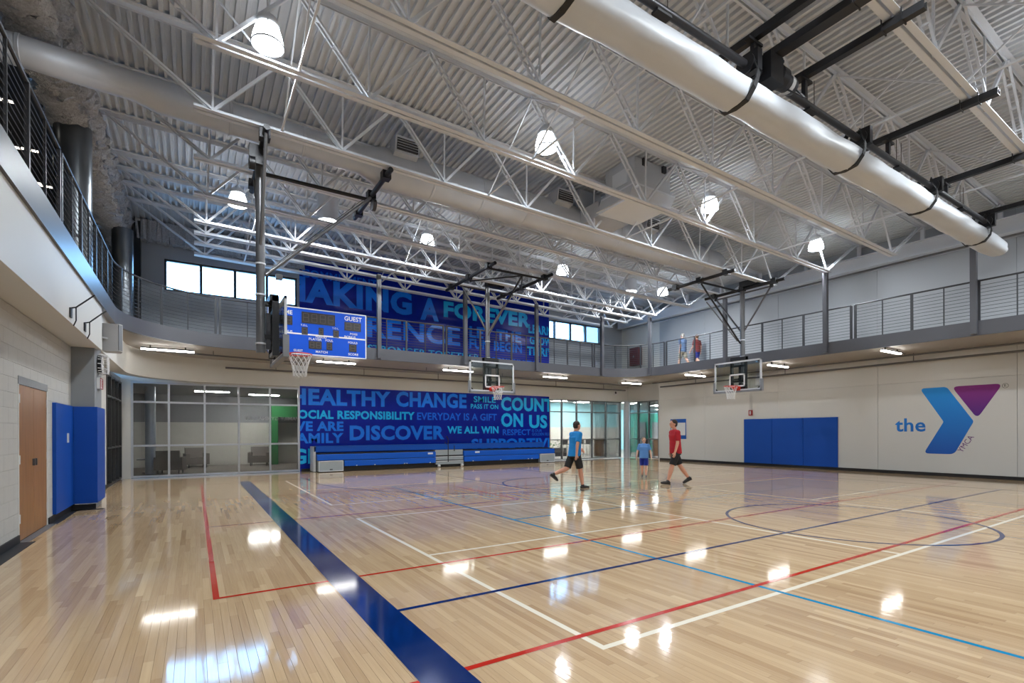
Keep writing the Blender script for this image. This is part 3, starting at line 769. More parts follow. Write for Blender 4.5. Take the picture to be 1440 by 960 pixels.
for x in (3.15, 6.02, 8.97, 11.93, 15.05):
    pts = [(x+0.27, CY-0.09, 6.40), (x+0.25, CY-0.13, 6.30), (x+0.16, CY-0.22, 6.12), (x+0.05, CY-0.262, 5.95), (x, CY-0.255, 5.84), (x-0.02, CY-0.17, 5.71), (x-0.02, CY, 5.685), (x-0.02, CY+0.17, 5.71), (x, CY+0.255, 5.84), (x+0.05, CY+0.262, 5.95), (x+0.2, CY+0.16, 6.2), (x+0.27, CY+0.09, 6.40)]
    mb = MB()
    for a, b in zip(pts, pts[1:]): mb.bar(a, b, 0.07, 0.016, (Vector(a)+Vector(b))/2-Vector((x, CY, CZ)))
    mb.build('strap', 'strap_black', t)
t = thing('curtain_drive', 'black curtain drive tube with spools and gear motor under the roof', 'winch', (7, CY, 6.36))
MB().tube((0.6, CY, 6.36), (16.1, CY, 6.36), 0.05, n=12).build('drive_tube', 'dark_steel', t, True)
for x in (3.15, 6.31, 9.5, 12.6, 15.8):
    MB().lathe([(0.06, -0.1), (0.13, -0.09), (0.13, -0.06), (0.085, -0.05), (0.085, 0.05), (0.13, 0.06), (0.13, 0.09), (0.06, 0.1)], (x, CY, 6.36), 18, 'X').build('spool', 'black_steel', t, True)
    MB().box(x-0.05, x+0.05, CY-0.16, CY+0.02, 6.24, 6.52).build('bracket', 'black_steel', t)
for x in (4.6, 7.9, 11.0, 14.2):
    MB().box(x-0.12, x+0.12, CY-0.05, CY+0.05, 6.28, 6.31).build('bearing', 'black_steel', t)
    MB().tube((x-0.1, CY, 6.3), (x-0.1, CY, 6.8), 0.006, n=5).tube((x+0.1, CY, 6.3), (x+0.1, CY, 6.8), 0.006, n=5).build('hanger_rod', 'black_steel', t)
g = B(6.55, 6.85, CY-0.17, CY+0.17, 6.22, 6.58).build('gear_box', 'black_steel', t)
MB().lathe([(0.09, 0), (0.14, 0.02), (0.14, 0.16), (0.10, 0.18)], (6.86, CY-0.05, 6.42), 18, 'X').build('flange_plate', 'black_steel', g, True)
MB().lathe([(0.10, 0), (0.115, 0.03), (0.115, 0.20), (0.10, 0.24)], (7.04, CY-0.05, 6.40), 18, 'X').build('motor', 'dark_steel', g, True)
MB().lathe([(0.117, 0), (0.117, 0.07)], (7.12, CY-0.05, 6.40), 18, 'X').build('motor_label', 'white_plastic', g, True)
MB().path([(7.3, CY-0.1, 6.35), (7.38, CY-0.2, 6.2), (7.2, CY-0.25, 6.12), (6.9, CY-0.2, 6.15)], 0.012, 6).build('motor_cable', 'black_steel', g, True)
for k, (x, y0, y1, wd) in enumerate(((6.42, 2.2, 4.5, 0.09), (6.95, 1.9, 4.1, 0.17), (7.72, 2.5, 4.15, 0.10), (10.55, 2.5, 4.4, 0.10), (13.3, 2.7, 4.25, 0.10), (15.9, 2.4, 4.15, 0.10))):
    z = ZBC(x)-0.085
    o = MB().box(x-wd/2, x+wd/2, y0, y1, z-0.055, z-0.045).box(x-wd/2, x-wd/2+0.01, y0, y1, z-0.045, z+0.05).box(x+wd/2-0.01, x+wd/2, y0, y1, z-0.045, z+0.05)
    t2 = thing('support_channel', 'black steel channel clamped under the joists above the curtain, %s from left' % ORD[k], 'channel', (x, (y0+y1)/2, z), 'black channels above the curtain')
    o.build('channel', 'black_steel', t2)
    for yy in (2.84-0.11, 2.84+0.11):
        MB().bar((x-wd/2-0.02, yy, z-0.06), (x-wd/2-0.02, yy, z+0.1), 0.014, 0.014).bar((x+wd/2+0.02, yy, z-0.06), (x+wd/2+0.02, yy, z+0.1), 0.014, 0.014).bar((x-wd/2-0.03, yy, z-0.06), (x+wd/2+0.03, yy, z-0.06), 0.014, 0.014).build('clamp', 'black_steel', t2)
    MB().box(x-0.16, x+0.16, CY-0.04, CY+0.04, z-0.09, z-0.055).box(x-0.03, x+0.03, CY-0.03, CY+0.03, 6.42, z-0.09).build('hanger_bracket', 'black_steel', t2)

# ---- upper left storey lights
emat('room_strip', (1.0, 0.9, 0.76), 5.0)
for k, (p, ln) in enumerate((((6, 142), 0.24), ((16, 207), 0.26), ((42, 212), 0.26), ((50, 258), 0.22), ((65, 263), 0.22))):
    x, y, z = onZ(*p, 7.4)
    t = thing('ceiling_strip', 'warm linear ceiling light in the dark upper room on the left, %s from camera' % ORD[k], 'light', (x, y, z), 'upper room strip lights')
    B(x-ln/2, x+ln/2, y-0.015, y+0.015, z, z+0.03).build('diffuser', 'room_strip', t)
    B(x-ln/2, x+ln/2, y-0.035, y+0.035, z+0.03, z+0.06).build('housing', 'black_steel', t)
    MB().tube((x, y, z+0.06), (x, y, 7.75), 0.008, n=6).build('rod', 'black_steel', t)
# ================================================================== GLAZING
def storefront(name, xs, zs, y, m, axis='Y', fw=0.055, dp=0.12, label=None, glass='pane_glass'):
    """grid of mullions; xs/zs = centre lines; axis 'Y' = wall of constant y, 'X' = wall of constant x"""
    root = bpy.data.objects.new(name, None); COL.objects.link(root); struct(root)
    mid = (xs[0]+xs[-1])/2
    root.location = (mid, y, 0) if axis == 'Y' else (y, mid, 0)
    if label: root['label'] = label; root['category'] = 'window'
    def bx(a, b, z0, z1, d0, d1):
        return B(a, b, y+d0, y+d1, z0, z1) if axis == 'Y' else B(y+d0, y+d1, a, b, z0, z1)
    h = fw/2; x0, x1, z0, z1 = xs[0], xs[-1], zs[0], zs[-1]
    for x in xs: bx(x-h, x+h, z0-h, z1+h, 0, dp).build('mullion', m, root)
    for a, b in zip(xs, xs[1:]):
        for z in zs: bx(a+h, b-h, z-h, z+h, 0.004, dp-0.004).build('transom', m, root)
        for c, d in zip(zs, zs[1:]): bx(a+h, b-h, c+h, d-h, dp*0.45, dp*0.55).build('pane', glass, root)
    return root
# upper clerestories: frame lines only as wide as in the photo
storefront('window_1', [WLx0+0.02, 0.20, 1.23, 2.26, WLx1-0.02], [WLz0+0.02, WLz1-0.02], YB+0.06, 'bronze', fw=0.085, label='left clerestory strip of four bright panes above the track', glass='clear_glass')
storefront('window_2', [15.14, 15.52, 16.56, 17.58, WRx1-0.02], [WRz0+0.02, WRz1-0.02], YB+0.06, 'bronze', fw=0.085, label='right clerestory strip of bright panes beside the upper mural', glass='clear_glass')
w1x = [-1.72, -0.733, 0.291, 1.33, 2.342, 3.32]; zr = [0.05, 1.06, 2.495, 3.13]
w3 = storefront('window_3', w1x, zr, YB-0.02, 'frame_silver', fw=0.06, label='silver framed glass wall of the lounge, five bays wide')
w2x = [15.12, 15.914, 16.902, 17.957, 18.955, 20.03]; zr2 = [0.05, 1.06, 2.49, 3.09]
storefront('window_4', w2x, zr2, YB-0.02, 'frame_grey', fw=0.05, label='glass wall right of the blue mural, five bays wide')
storefront('window_5', [17.74, 18.103, 18.787, 19.554, 20.22], zr2, 20.58, 'frame_grey', 'X', fw=0.05, label='narrow glass wall in the back right corner beside the panelled wall')
storefront('window_6', [17.16, 17.95, 18.72, 19.5, 20.24], [0.05, 1.06, 2.49, 3.08], XL-0.1, 'bronze', 'X', fw=0.05, label='dark framed glass wall at the far end of the left wall')
tag(MB().lathe([(0.17, 0), (0.17, 3.12)], (20.24, 20.05, 0), 28).build('round_column', 'frame_silver', None, True), 'pale round column in the back right corner between glass walls', 'column')
# daylight portals at the clerestories (they only guide sampling of the sky)
for (a, b, c, d) in ((WLx0, WLx1, WLz0, WLz1), (WRx0, WRx1, WRz0, WRz1)):
    ld = bpy.data.lights.new('window_portal', 'AREA'); ld.shape = 'RECTANGLE'; ld.size = b-a; ld.size_y = d-c; ld.cycles.is_portal = True
    lo = bpy.data.objects.new('window_portal', ld); COL.objects.link(lo); lo.location = ((a+b)/2, YB+0.3, (c+d)/2); lo.rotation_euler = (math.radians(-90), 0, 0)
# lettering on the lounge glass, read from the other side
text('glass_lettering', 'FAMILY GYMNASIUM', 'white_plastic', w3, (3.30, YB+0.035, 1.93), (-1, 0, 0), (0, 0, 1), 1.75, 0.13, 0.015)

# ================================================================== ROOMS BEHIND THE GLASS
# lounge
lz = 3.15
struct(B(-2.3, 5.5, YB+0.1, 26.5, -0.05, 0.0).build('floor_lounge', 'carpet'))
struct(B(-2.3, 5.5, YB+0.26, 26.5, lz, lz+0.1).build('ceiling_lounge', 'acoustic'))
struct(MB().box(-2.3, 5.5, 26.4, 26.5, 0, 1.95).build('wall_lounge_back', 'pale_wall')); struct(MB().box(-2.3, 5.5, 26.38, 26.5, 1.95, lz).build('trim_7', 'dark_grey_wall'))
struct(B(-2.4, -2.3, YB+0.2, 26.5, 0, lz).build('wall_lounge_left', 'dark_grey_wall')); struct(B(5.5, 5.6, YB+0.2, 26.5, 0, lz).build('wall_lounge_right', 'dark_grey_wall'))
tag(MB().lathe([(0.16, 0), (0.16, lz)], (-1.35, 22.2, 0), 24).build('round_column', 'frame_silver', None, True), 'round pale column inside the lounge behind the glass', 'column')
t = thing('green_portal', 'green door surround with wooden door at the back of the lounge', 'doorway', (4.2, 25.6, 0))
MB().box(3.0, 3.28, 25.5, 26.3, 0, 2.75).box(3.28, 5.4, 25.5, 26.3, 2.2, 2.75).build('surround', 'green_wall', t)
d = B(4.15, 5.1, 25.55, 25.6, 0, 2.15).build('door_leaf', 'door_wood', t); B(4.25, 4.3, 25.5, 25.55, 0.95, 1.15).build('door_handle', 'chrome', d)
B(4.6, 4.8, 25.535, 25.55, 1.4, 1.7).build('door_notice', 'sign_white', d)
def ceiling_panel(x, y, z, w, l, label, mm='lobby_panel'):
    t = thing('ceiling_glow_panel', label, 'light', (x, y, z-0.03))  # lounge lamps, plus panels added to light the lobby and side room
    B(x-w/2, x+w/2, y-l/2, y+l/2, z-0.03, z-0.002).build('diffuser', mm, t)
    MB().box(x-w/2-0.02, x-w/2, y-l/2, y+l/2, z-0.035, z-0.001).box(x+w/2, x+w/2+0.02, y-l/2, y+l/2, z-0.035, z-0.001).build('frame', 'white_paint', t)
ceiling_panel(0.6, 23.6, lz, 1.2, 0.12, 'slim ceiling light on the left of the lounge ceiling'); ceiling_panel(2.6, 24.6, lz, 1.2, 0.12, 'slim ceiling light on the right of the lounge ceiling')
def armchair(x, y, rz, label):
    t = thing('lounge_chair', label, 'chair', (0, 0, 0), 'taupe lounge chairs behind the glass')
    B(-0.36, 0.36, -0.34, 0.34, 0.14, 0.44).build('seat', 'taupe_fabric', t)
    b = MB().prism([(0.20, 0.40), (0.36, 0.40), (0.42, 0.84), (0.30, 0.84)], -0.36, 0.36, 'YZ').build('backrest', 'taupe_fabric', t)
    for s in (-1, 1): MB().box(s*0.36-0.07, s*0.36+0.07, -0.34, 0.36, 0.14, 0.60).build('armrest', 'taupe_fabric', t)
    for sx in (-1, 1):
        for sy in (-1, 1): MB().tube((sx*0.32, sy*0.3, 0), (sx*0.32, sy*0.3, 0.15), 0.02, n=8).build('leg', 'dark_steel', t)
    t.location = (x, y, 0); t.rotation_euler = (0, 0, rz)
    return t
armchair(0.05, 25.3, math.radians(10), 'taupe lounge chair behind the second glass bay from the left')
armchair(2.45, 25.2, math.radians(-10), 'taupe lounge chair behind the fourth glass bay from the left')
armchair(-0.75, 22.0, math.radians(170), 'taupe lounge chair seen from behind in the first glass bay')
t = thing('side_table', 'low grey side table beside the nearest lounge chair', 'table', (-1.45, 23.0, 0))
MB().box(-1.8, -1.1, 22.7, 23.3, 0.48, 0.52).build('table_top', 'dark_grey_wall', t); MB().lathe([(0.2, 0), (0.2, 0.02), (0.03, 0.04), (0.03, 0.48)], (-1.45, 23.0, 0), 16).build('pedestal', 'dark_steel', t, True)
ceiling_panel(-3.6, 18.4, 3.25, 0.6, 1.2, 'ceiling panel light in the side room behind the dark framed glass')  # added glow, makes the side room lighter through its glass
# lobby on the right
struct(B(12.0, 34, YB+0.1, 30, -0.05, 0.0).build('floor_lobby', 'tile_floor')); struct(B(20.7, 34, 14.0, YB+0.1, -0.05, 0.0).build('floor_lobby_side', 'tile_floor'))
struct(MB().box(12.0, 34, YB+0.26, 30, 3.25, 3.35).box(20.9, 34, 14, YB+0.26, 3.25, 3.35).build('ceiling_lobby', 'acoustic'))
struct(MB().box(12.0, 24.0, 24.6, 24.7, 0, 3.25).build('wall_lobby_back', 'pale_wall')); struct(MB().box(12.0, 24.0, 24.58, 24.6, 1.75, 3.25).build('trim_8', 'aqua_wall'))
struct(B(11.9, 12.0, YB+0.2, 24.7, 0, 3.25).build('wall_lobby_left', 'dark_grey_wall'))
struct(B(34, 34.1, 14, 30, 0, 3.25).build('wall_lobby_right', 'aqua_wall')); struct(B(20.7, 34, 13.9, 14, 0, 3.25).build('wall_lobby_near', 'aqua_wall')); struct(B(24, 34, 30, 30.1, 0, 3.25).build('wall_lobby_far', 'aqua_wall'))
struct(B(24.0, 24.1, 24.6, 30, 0, 3.25).build('wall_lobby_turn', 'pale_wall'))
tag(MB().lathe([(0.17, 0), (0.17, 3.25)], (16.1, 22.6, 0), 24).build('round_column', 'dark_grey_wall', None, True), 'grey round column in the lobby behind the right glass wall', 'column')
t = thing('teal_portal', 'teal green wall block with two dark doorways in the lobby', 'doorway', (28, 26.5, 0))
MB().box(26.0, 29.5, 25.4, 25.8, 2.15, 2.75).box(26.0, 26.7, 25.4, 25.8, 0, 2.15).box(27.7, 28.2, 25.4, 25.8, 0, 2.15).box(29.2, 29.5, 25.4, 25.8, 0, 2.15).build('surround', 'teal_wall', t)
B(26.7, 27.7, 25.5, 25.55, 0, 2.15).build('door_leaf', 'frame_grey', t); B(28.2, 29.2, 25.5, 25.55, 0, 2.15).build('door_leaf', 'dark_grey_wall', t)
t = thing('lobby_glow', 'bright daylight window of the lobby seen through the corner glass', 'window', (31, 22.5, 0))
B(33.9, 33.95, 18.2, 29.5, 0.9, 3.0).build('glow_pane', 'aqua_glow', t)  # added glowing sheet that lifts the dark corner glass
for yy in (18.2, 20.2, 22.2, 24.2, 26.2, 28.2, 29.5): B(33.82, 33.9, yy-0.06, yy+0.06, 0.9, 3.0).build('mullion', 'frame_grey', t)
for zz in (0.9, 2.2, 3.0): B(33.83, 33.89, 18.2, 29.5, zz-0.04, zz+0.04).build('transom', 'frame_grey', t)
for i, (x, y) in enumerate(((15.2, 22.6), (17.6, 22.8), (19.6, 23.2), (22.6, 22.2), (24.8, 20.4), (26.6, 23.6), (29.5, 24.2), (31.5, 27.5))):
    ceiling_panel(x, y, 3.25, 0.9, 0.5, 'white ceiling panel light in the lobby, %s from left' % ORD[i])  # panels added only to light the lobby behind the glass
for i, (x, y) in enumerate(((19.0, 22.9), (20.6, 22.7), (23.4, 20.6))):
    lb = ['wooden high table in the lobby behind the fourth right glass bay', 'wooden high table in the lobby behind the corner column', 'wooden high table in the lobby behind the corner glass'][i]
    t = thing('high_table', lb, 'table', (x, y, 0))
    B(x-0.4, x+0.4, y-0.4, y+0.4, 1.0, 1.05).build('table_top', 'door_wood', t); MB().box(x-0.12, x+0.12, y-0.3, y+0.3, 0, 1.0).build('pedestal', 'door_wood', t)
    for sx in (-1, 1):
        q = (x+sx*0.62, y+0.1); t = thing('bar_stool', 'dark bar stool on the %s side of the %s' % ('left' if sx < 0 else 'right', ('table behind the fourth right glass bay', 'table behind the corner column', 'table behind the corner glass')[i]), 'stool', (q[0], q[1], 0), 'bar stools in the lobby')
        B(q[0]-0.18, q[0]+0.18, q[1]-0.18, q[1]+0.18, 0.72, 0.76).build('seat', 'dark_steel', t); B(q[0]-0.18, q[0]+0.18, q[1]+0.15, q[1]+0.18, 0.76, 1.0).build('backrest', 'dark_steel', t)
        for ax in (-1, 1):
            for ay in (-1, 1): MB().tube((q[0]+ax*0.17, q[1]+ay*0.17, 0), (q[0]+ax*0.14, q[1]+ay*0.14, 0.72), 0.012, n=6).build('leg', 'chrome', t)
t = thing('planter_box', 'low dark planter with green shrubs in the lobby', 'planter', (17.8, 23.9, 0))
B(16.9, 18.9, 23.7, 24.1, 0, 0.5).build('box', 'dark_steel', t)
rnd = random.Random(5); mb = MB()
for i in range(160):
    c = (rnd.uniform(16.95, 18.85), rnd.uniform(23.75, 24.05), 0.5+abs(rnd.gauss(0, 0.22))); a = rnd.uniform(0, 6.28); d = Vector((math.cos(a)*0.09, math.sin(a)*0.09, rnd.uniform(0, 0.1)))
    n_ = Vector((-d.y, d.x, 0)).normalized()*0.03; c = Vector(c)
    mb.add([c, c+d*0.5+n_, c+d, c+d*0.5-n_], [(0, 1, 2, 3)])
mat('leaf_green', srgb(60, 110, 50), 0.6); o = mb.build('foliage', 'leaf_green', t); o['kind'] = 'stuff'

# ================================================================== MURALS
MX0, MX1, MY = 3.36, 15.085, YB-0.016
lower = thing('word_mural', 'blue word mural on the lower back wall, reading healthy change and discover', 'mural', (9.2, MY, 1.6))
B(MX0, MX1, MY, YB-0.002, 0.0, 3.235).build('panel', 'mural_navy', lower)
upper = thing('word_mural', 'blue word mural on the upper back wall, reading making a forever difference', 'mural', (9.2, MY, 6.0))
B(MX0, MX1, MY, YB-0.002, 4.40, 8.04).build('panel', 'mural_navy', upper)
def mword(par, s, pl, pr, pyt, pyb, m, zclip, lfull=None, rfull=None, bold=0.04):
    """s between pixel columns pl..pr; pyt/pyb = pixel rows of cap top and baseline at column pl; lfull/rfull override the plane x range"""
    a = onY(pl, pyt, MY); b = onY(pl, pyb, MY); c = onY(pr, pyt, MY)
    x0 = a[0] if lfull is None else lfull; x1 = c[0] if rfull is None else rfull
    z0, z1 = b[2], a[2]
    text('lettering', s, m, par, (x0, MY-0.002, z0), (1, 0, 0), (0, 0, 1), x1-x0, z1-z0, bold, (MX0-x0, MX1-x0, zclip[0]-z0, zclip[1]-z0))
ZL_, ZU = (0.02, 3.225), (4.31, 8.13)
mword(lower, 'HEALTHY', 432, 549, 546.0, 569.2, 'letter_blue', ZL_, lfull=3.02)
mword(lower, 'CHANGE', 557, 656, 550, 571.7, 'letter_blue', ZL_)
mword(lower, 'SOCIAL RESPONSIBILITY', 425, 583, 576, 588.6, 'letter_cyan', ZL_, lfull=3.08)
mword(lower, 'EVERYDAY IS A GIFT', 586.5, 698.5, 579.6, 590.2, 'letter_dim', ZL_, bold=0.022)
mword(lower, 'WE ARE', 425, 483, 592, 606, 'letter_blue', ZL_, lfull=2.95)
mword(lower, 'FAMILY', 425, 483, 608.7, 623.3, 'letter_blue', ZL_, lfull=2.98)
mword(lower, 'DISCOVER', 491.7, 625, 597.8, 619.4, 'letter_blue', ZL_)
mword(lower, 'WE ALL WIN', 629, 701, 599, 609.5, 'letter_cyan', ZL_)
mword(lower, 'SMILE', 666, 697, 556.7, 565.3, 'letter_cyan', ZL_, bold=0.02)
mword(lower, 'PASS IT ON', 662, 700.6, 567.6, 574.2, 'letter_cyan', ZL_, bold=0.022)
mword(lower, 'COUNT', 704.6, 771, 557.7, 577.4, 'letter_cyan', ZL_, rfull=15.3)
mword(lower, 'ON', 704.6, 735.5, 580.3, 600.2, 'letter_cyan', ZL_)
mword(lower, 'US', 744, 769.5, 583, 602, 'letter_cyan', ZL_)
mword(lower, 'RESPECT', 707, 746, 603.4, 611.8, 'letter_dim', ZL_, bold=0.022)
mword(lower, 'IS OUR', 748, 762, 603.4, 607, 'letter_dim', ZL_, bold=0.01)
mword(lower, 'GOLDEN RULE', 748, 776, 608.2, 612.3, 'letter_dim', ZL_, bold=0.01)
mword(lower, 'SUPPORTIVE', 662.7, 779, 616.8, 632, 'letter_blue', ZL_)
mword(lower, 'GE', 421, 446, 630.6, 652.5, 'letter_cyan', ZL_, lfull=3.1)
mword(upper, 'COMMITMENT', 424, 530, 377, 389, 'letter_dim', ZU, bold=0.025)
mword(upper, 'MAKING', 421, 579, 387.5, 424, 'letter_blue', ZU, lfull=2.62, bold=0.048)
mword(upper, 'A', 591, 617, 417, 449, 'letter_blue', ZU, bold=0.048)
mword(upper, 'FOREVER', 623.8, 746, 422.8, 445.5, 'letter_cyan', ZU, bold=0.048)
mword(upper, 'DIFFERENCE', 432, 647, 434, 466, 'letter_blue', ZU, lfull=2.5, bold=0.03)
mword(upper, 'LET THE', 660, 733, 458, 474, 'letter_blue', ZU)
mword(upper, 'FUN BEGIN', 660, 734, 475.5, 489.5, 'letter_blue', ZU)
mword(upper, 'LEARN', 743, 776, 455.6, 468, 'letter_cyan', ZU)
mword(upper, 'GROW', 744.7, 776, 471.6, 483.8, 'letter_cyan', ZU)
mword(upper, 'THRIVE', 741, 784, 486.6, 498.8, 'letter_cyan', ZU)
mword(upper, 'STRONGER TOGETHER', 517, 674, 484, 494, 'letter_cyan', ZU, bold=0.02)
mword(upper, 'COMMUNITY', 690, 752, 502, 510, 'letter_dim', ZU, bold=0.025)

# ================================================================== SCOREBOARD
SY = YF-0.18; sx0, sx1 = onY(377, 470, SY)[0], onY(515, 470, SY)[0]; szt, szb = onY(515, 443.5, SY)[2], onY(515, 505, SY)[2]
t = thing('scoreboard', 'blue home and guest scoreboard mounted in front of the track railing', 'scoreboard', ((sx0+sx1)/2, SY, szb))
B(sx0, sx1, SY, SY+0.14, szb, szt).build('cabinet', 'score_blue', t)
zm = onY(515, 478, SY)[2]
fr = MB(); e = 0.03
fr.box(sx0, sx1, SY-0.008, SY, szt-e, szt).box(sx0, sx1, SY-0.008, SY, szb, szb+e).box(sx0, sx0+e, SY-0.008, SY, szb, szt).box(sx1-e, sx1, SY-0.008, SY, szb, szt).box(sx0, sx1, SY-0.008, SY, zm-0.022, zm+0.022)
fr.build('white_border', 'white_paint', t)
MB().box(sx0+0.4, sx0+0.46, SY+0.14, YF, szb+0.3, szb+0.4).box(sx1-0.46, sx1-0.4, SY+0.14, YF, szb+0.3, szb+0.4).build('mounting_arm', 'track_grey', t)
SWd, SHt = sx1-sx0, szt-szb
def sdig(u, v, w, h, n):
    x, z = sx0+u*SWd, szb+v*SHt
    d = B(x, x+w*SWd, SY-0.012, SY, z, z+h*SHt).build('digit_window', 'score_dark', t)
    q = w*SWd/n
    for i in range(n):
        cx0 = x+q*(i+0.2); cx1 = x+q*(i+0.8); a0 = z+h*SHt*0.15; a1 = z+h*SHt*0.85; am = (a0+a1)/2; k = 0.018
        sg = MB()
        for zz in (a0, am, a1): sg.box(cx0, cx1, SY-0.015, SY-0.012, zz-k/2, zz+k/2)
        for xx in (cx0, cx1): sg.box(xx-k/2, xx+k/2, SY-0.015, SY-0.012, a0, a1)
        sg.build('digit_segments', 'score_led', d)
def stxt(s, u, v, w, h): text('lettering', s, 'white_paint', t, (sx0+u*SWd, SY-0.011, szb+v*SHt), (1, 0, 0), (0, 0, 1), w*SWd, h*SHt, 0.015)
stxt('HOME', 0.07, 0.83, 0.16, 0.09); stxt('GUEST', 0.76, 0.83, 0.19, 0.10)
sdig(0.08, 0.61, 0.15, 0.19, 2); sdig(0.32, 0.68, 0.34, 0.24, 4); sdig(0.76, 0.61, 0.18, 0.19, 2)
stxt('T.O.L.', 0.31, 0.61, 0.07, 0.04); sdig(0.32, 0.43, 0.06, 0.16, 1); stxt('PERIOD', 0.46, 0.385, 0.11, 0.045); sdig(0.49, 0.45, 0.05, 0.16, 1); stxt('T.O.L.', 0.63, 0.61, 0.07, 0.04); sdig(0.64, 0.43, 0.06, 0.16, 1)
stxt('POSS', 0.10, 0.52, 0.08, 0.045); stxt('BONUS', 0.11, 0.445, 0.12, 0.05); stxt('POSS', 0.82, 0.52, 0.08, 0.045); stxt('BONUS', 0.76, 0.445, 0.12, 0.05)
stxt('FOULS', 0.09, 0.325, 0.10, 0.045); sdig(0.09, 0.14, 0.08, 0.17, 1); stxt('SCORE', 0.09, 0.06, 0.10, 0.05)
stxt('PLAYER', 0.39, 0.325, 0.13, 0.05); sdig(0.39, 0.14, 0.13, 0.17, 2); stxt('FOUL', 0.56, 0.325, 0.08, 0.05); sdig(0.57, 0.14, 0.06, 0.17, 1); stxt('MATCH', 0.46, 0.06, 0.12, 0.05)
stxt('FOULS', 0.80, 0.325, 0.10, 0.045); sdig(0.81, 0.14, 0.08, 0.17, 1); stxt('SCORE', 0.80, 0.06, 0.11, 0.05); stxt('GUEST', 0.24, 0.06, 0.09, 0.045)

# ================================================================== RIGHT WALL EMBLEM, PAD, SIGN
XW = XR-0.004
def round_poly(pts, r, n=6):
    out = []; m = len(pts)
    for i in range(m):
        p0, p1, p2 = Vector(pts[i-1]), Vector(pts[i]), Vector(pts[(i+1) % m]); rr = r[i] if isinstance(r, (list, tuple)) else r
        a = (p0-p1).normalized(); b = (p2-p1).normalized(); ang = a.angle(b); tl = min(rr/math.tan(ang/2), (p0-p1).length*0.45, (p2-p1).length*0.45)
        s, e_ = p1+a*tl, p1+b*tl
        for k in range(n+1):
            f = k/n; out.append(tuple((s*(1-f)+p1*f)*(1-f)+(p1*(1-f)+e_*f)*f))
    return out
logo = thing('wall_emblem', 'large blue and purple emblem with lettering painted on the right wall', 'emblem', (XW, 6.0, 0.7))
blue = round_poly([(6.72, 2.84), (6.02, 2.84), (5.37, 1.735), (5.84, 0.71), (6.62, 0.71), (6.10, 1.735)], [0.09, 0.16, 0.1, 0.2, 0.09, 0.07])
MB().prism(blue, XW, XW+0.003, 'YZ').build('chevron', 'logo_blue', logo)
pur = round_poly([(5.90, 2.84), (4.71, 2.84), (5.29, 1.82)], 0.10)
MB().prism(pur, XW, XW+0.003, 'YZ').build('triangle', 'logo_purple', logo)
text('lettering', 'the', 'logo_blue', logo, (XW-0.001, 7.405, 1.42), (0, -1, 0), (0, 0, 1), 0.84, 0.45, 0.02)
b0, b1, b2 = Vector(onX(1353, 636.5, XW)), Vector(onX(1370.2, 614.2, XW)), Vector(onX(1345.2, 633.8, XW))
dv = (b1-b0).normalized(); pv = (b2-b0)-dv*(b2-b0).dot(dv); ph = pv.length
text('lettering', 'YMCA', 'letter_purple', logo, b0-Vector((0.001, 0, 0)), dv, pv.normalized(), (b1-b0).length, ph, 0.0)
text('lettering', 'R', 'logo_black', logo, (XW-0.001, 4.685, 2.735), (0, -1, 0), (0, 0, 1), 0.05, 0.075, 0.0)
rg = MB(); vs = []; fs = []
for i in range(28):
    a = 2*math.pi*i/28
    for r in (0.062, 0.072): vs.append((XW-0.001, 4.66+r*math.cos(a), 2.77+r*math.sin(a)))
fs = [(2*i, 2*i+1, (2*i+3) % 56, (2*i+2) % 56) for i in range(28)]
rg.add(vs, fs).build('ring_mark', 'logo_black', logo)
pd = thing('wall_pad', 'wide blue safety pad on the right wall under the hoop', 'pad', (XR, 11.05, 0.1))
yy = 12.94
for k in range(3):
    w_ = (12.94-9.19)/3
    mb = MB().prism(round_poly([(XR, yy), (XR-0.055, yy), (XR-0.055, yy-w_+0.006), (XR, yy-w_+0.006)], [0.004, 0.02, 0.02, 0.004], 4), 0.108, 1.972, 'XY'); mb.build('pad_section', 'pad_blue', pd); yy -= w_
sg = thing('notice_sign', 'blue bordered white notice sign on the right wall behind the person in red', 'sign', (XR, 16.45, 1.1))
B(XR-0.012, XR, 15.99, 16.93, 1.09, 2.07).build('board', 'sign_blue', sg); B(XR-0.015, XR-0.012, 16.03, 16.89, 1.27, 1.89).build('paper', 'sign_white', sg)
al = thing('fire_alarm', 'red fire alarm strobe with conduits above the right blue pad', 'alarm', (XR, 12.63, 2.13))
B(XR-0.05, XR, 12.56, 12.72, 2.13, 2.36).build('body', 'alarm_red', al); B(XR-0.065, XR-0.05, 12.605, 12.675, 2.17, 2.32).build('strobe_lens', 'white_plastic', al)
MB().tube((XR-0.015, 12.68, 2.36), (XR-0.015, 12.68, 3.9), 0.012, n=6).tube((XR-0.015, 12.60, 2.36), (XR-0.015, 12.60, 3.9), 0.012, n=6).build('conduit', 'cream_panel', al)
sp = onX(1067, 535, XR); t = thing('wall_speaker_box', 'small white box speaker on the wall seen through the right backboard', 'speaker', (XR, sp[1], sp[2]))
B(XR-0.12, XR, sp[1]-0.1, sp[1]+0.1, sp[2]-0.22, sp[2]+0.22).build('body', 'white_plastic', t); B(XR-0.125, XR-0.12, sp[1]-0.08, sp[1]+0.08, sp[2]-0.2, sp[2]+0.2).build('front_grille', 'white_paint', t)
# fire extinguisher cabinet on the track
c0 = onX(896, 495, 20.1); y0 = c0[1]; z0 = onX(896, 514, 20.1)[2]
t = thing('hose_cabinet', 'dark red fire cabinet on the upper wall in the right corner', 'cabinet', (20.1, y0, z0))
B(19.85, 20.13, y0-0.32, y0+0.32, z0, z0+0.95).build('body', 'maroon', t); B(19.835, 19.85, y0-0.27, y0+0.27, z0+0.06, z0+0.89).build('door', 'maroon', t); B(19.82, 19.835, y0-0.04, y0+0.04, z0+0.42, z0+0.52).build('handle', 'chrome', t)

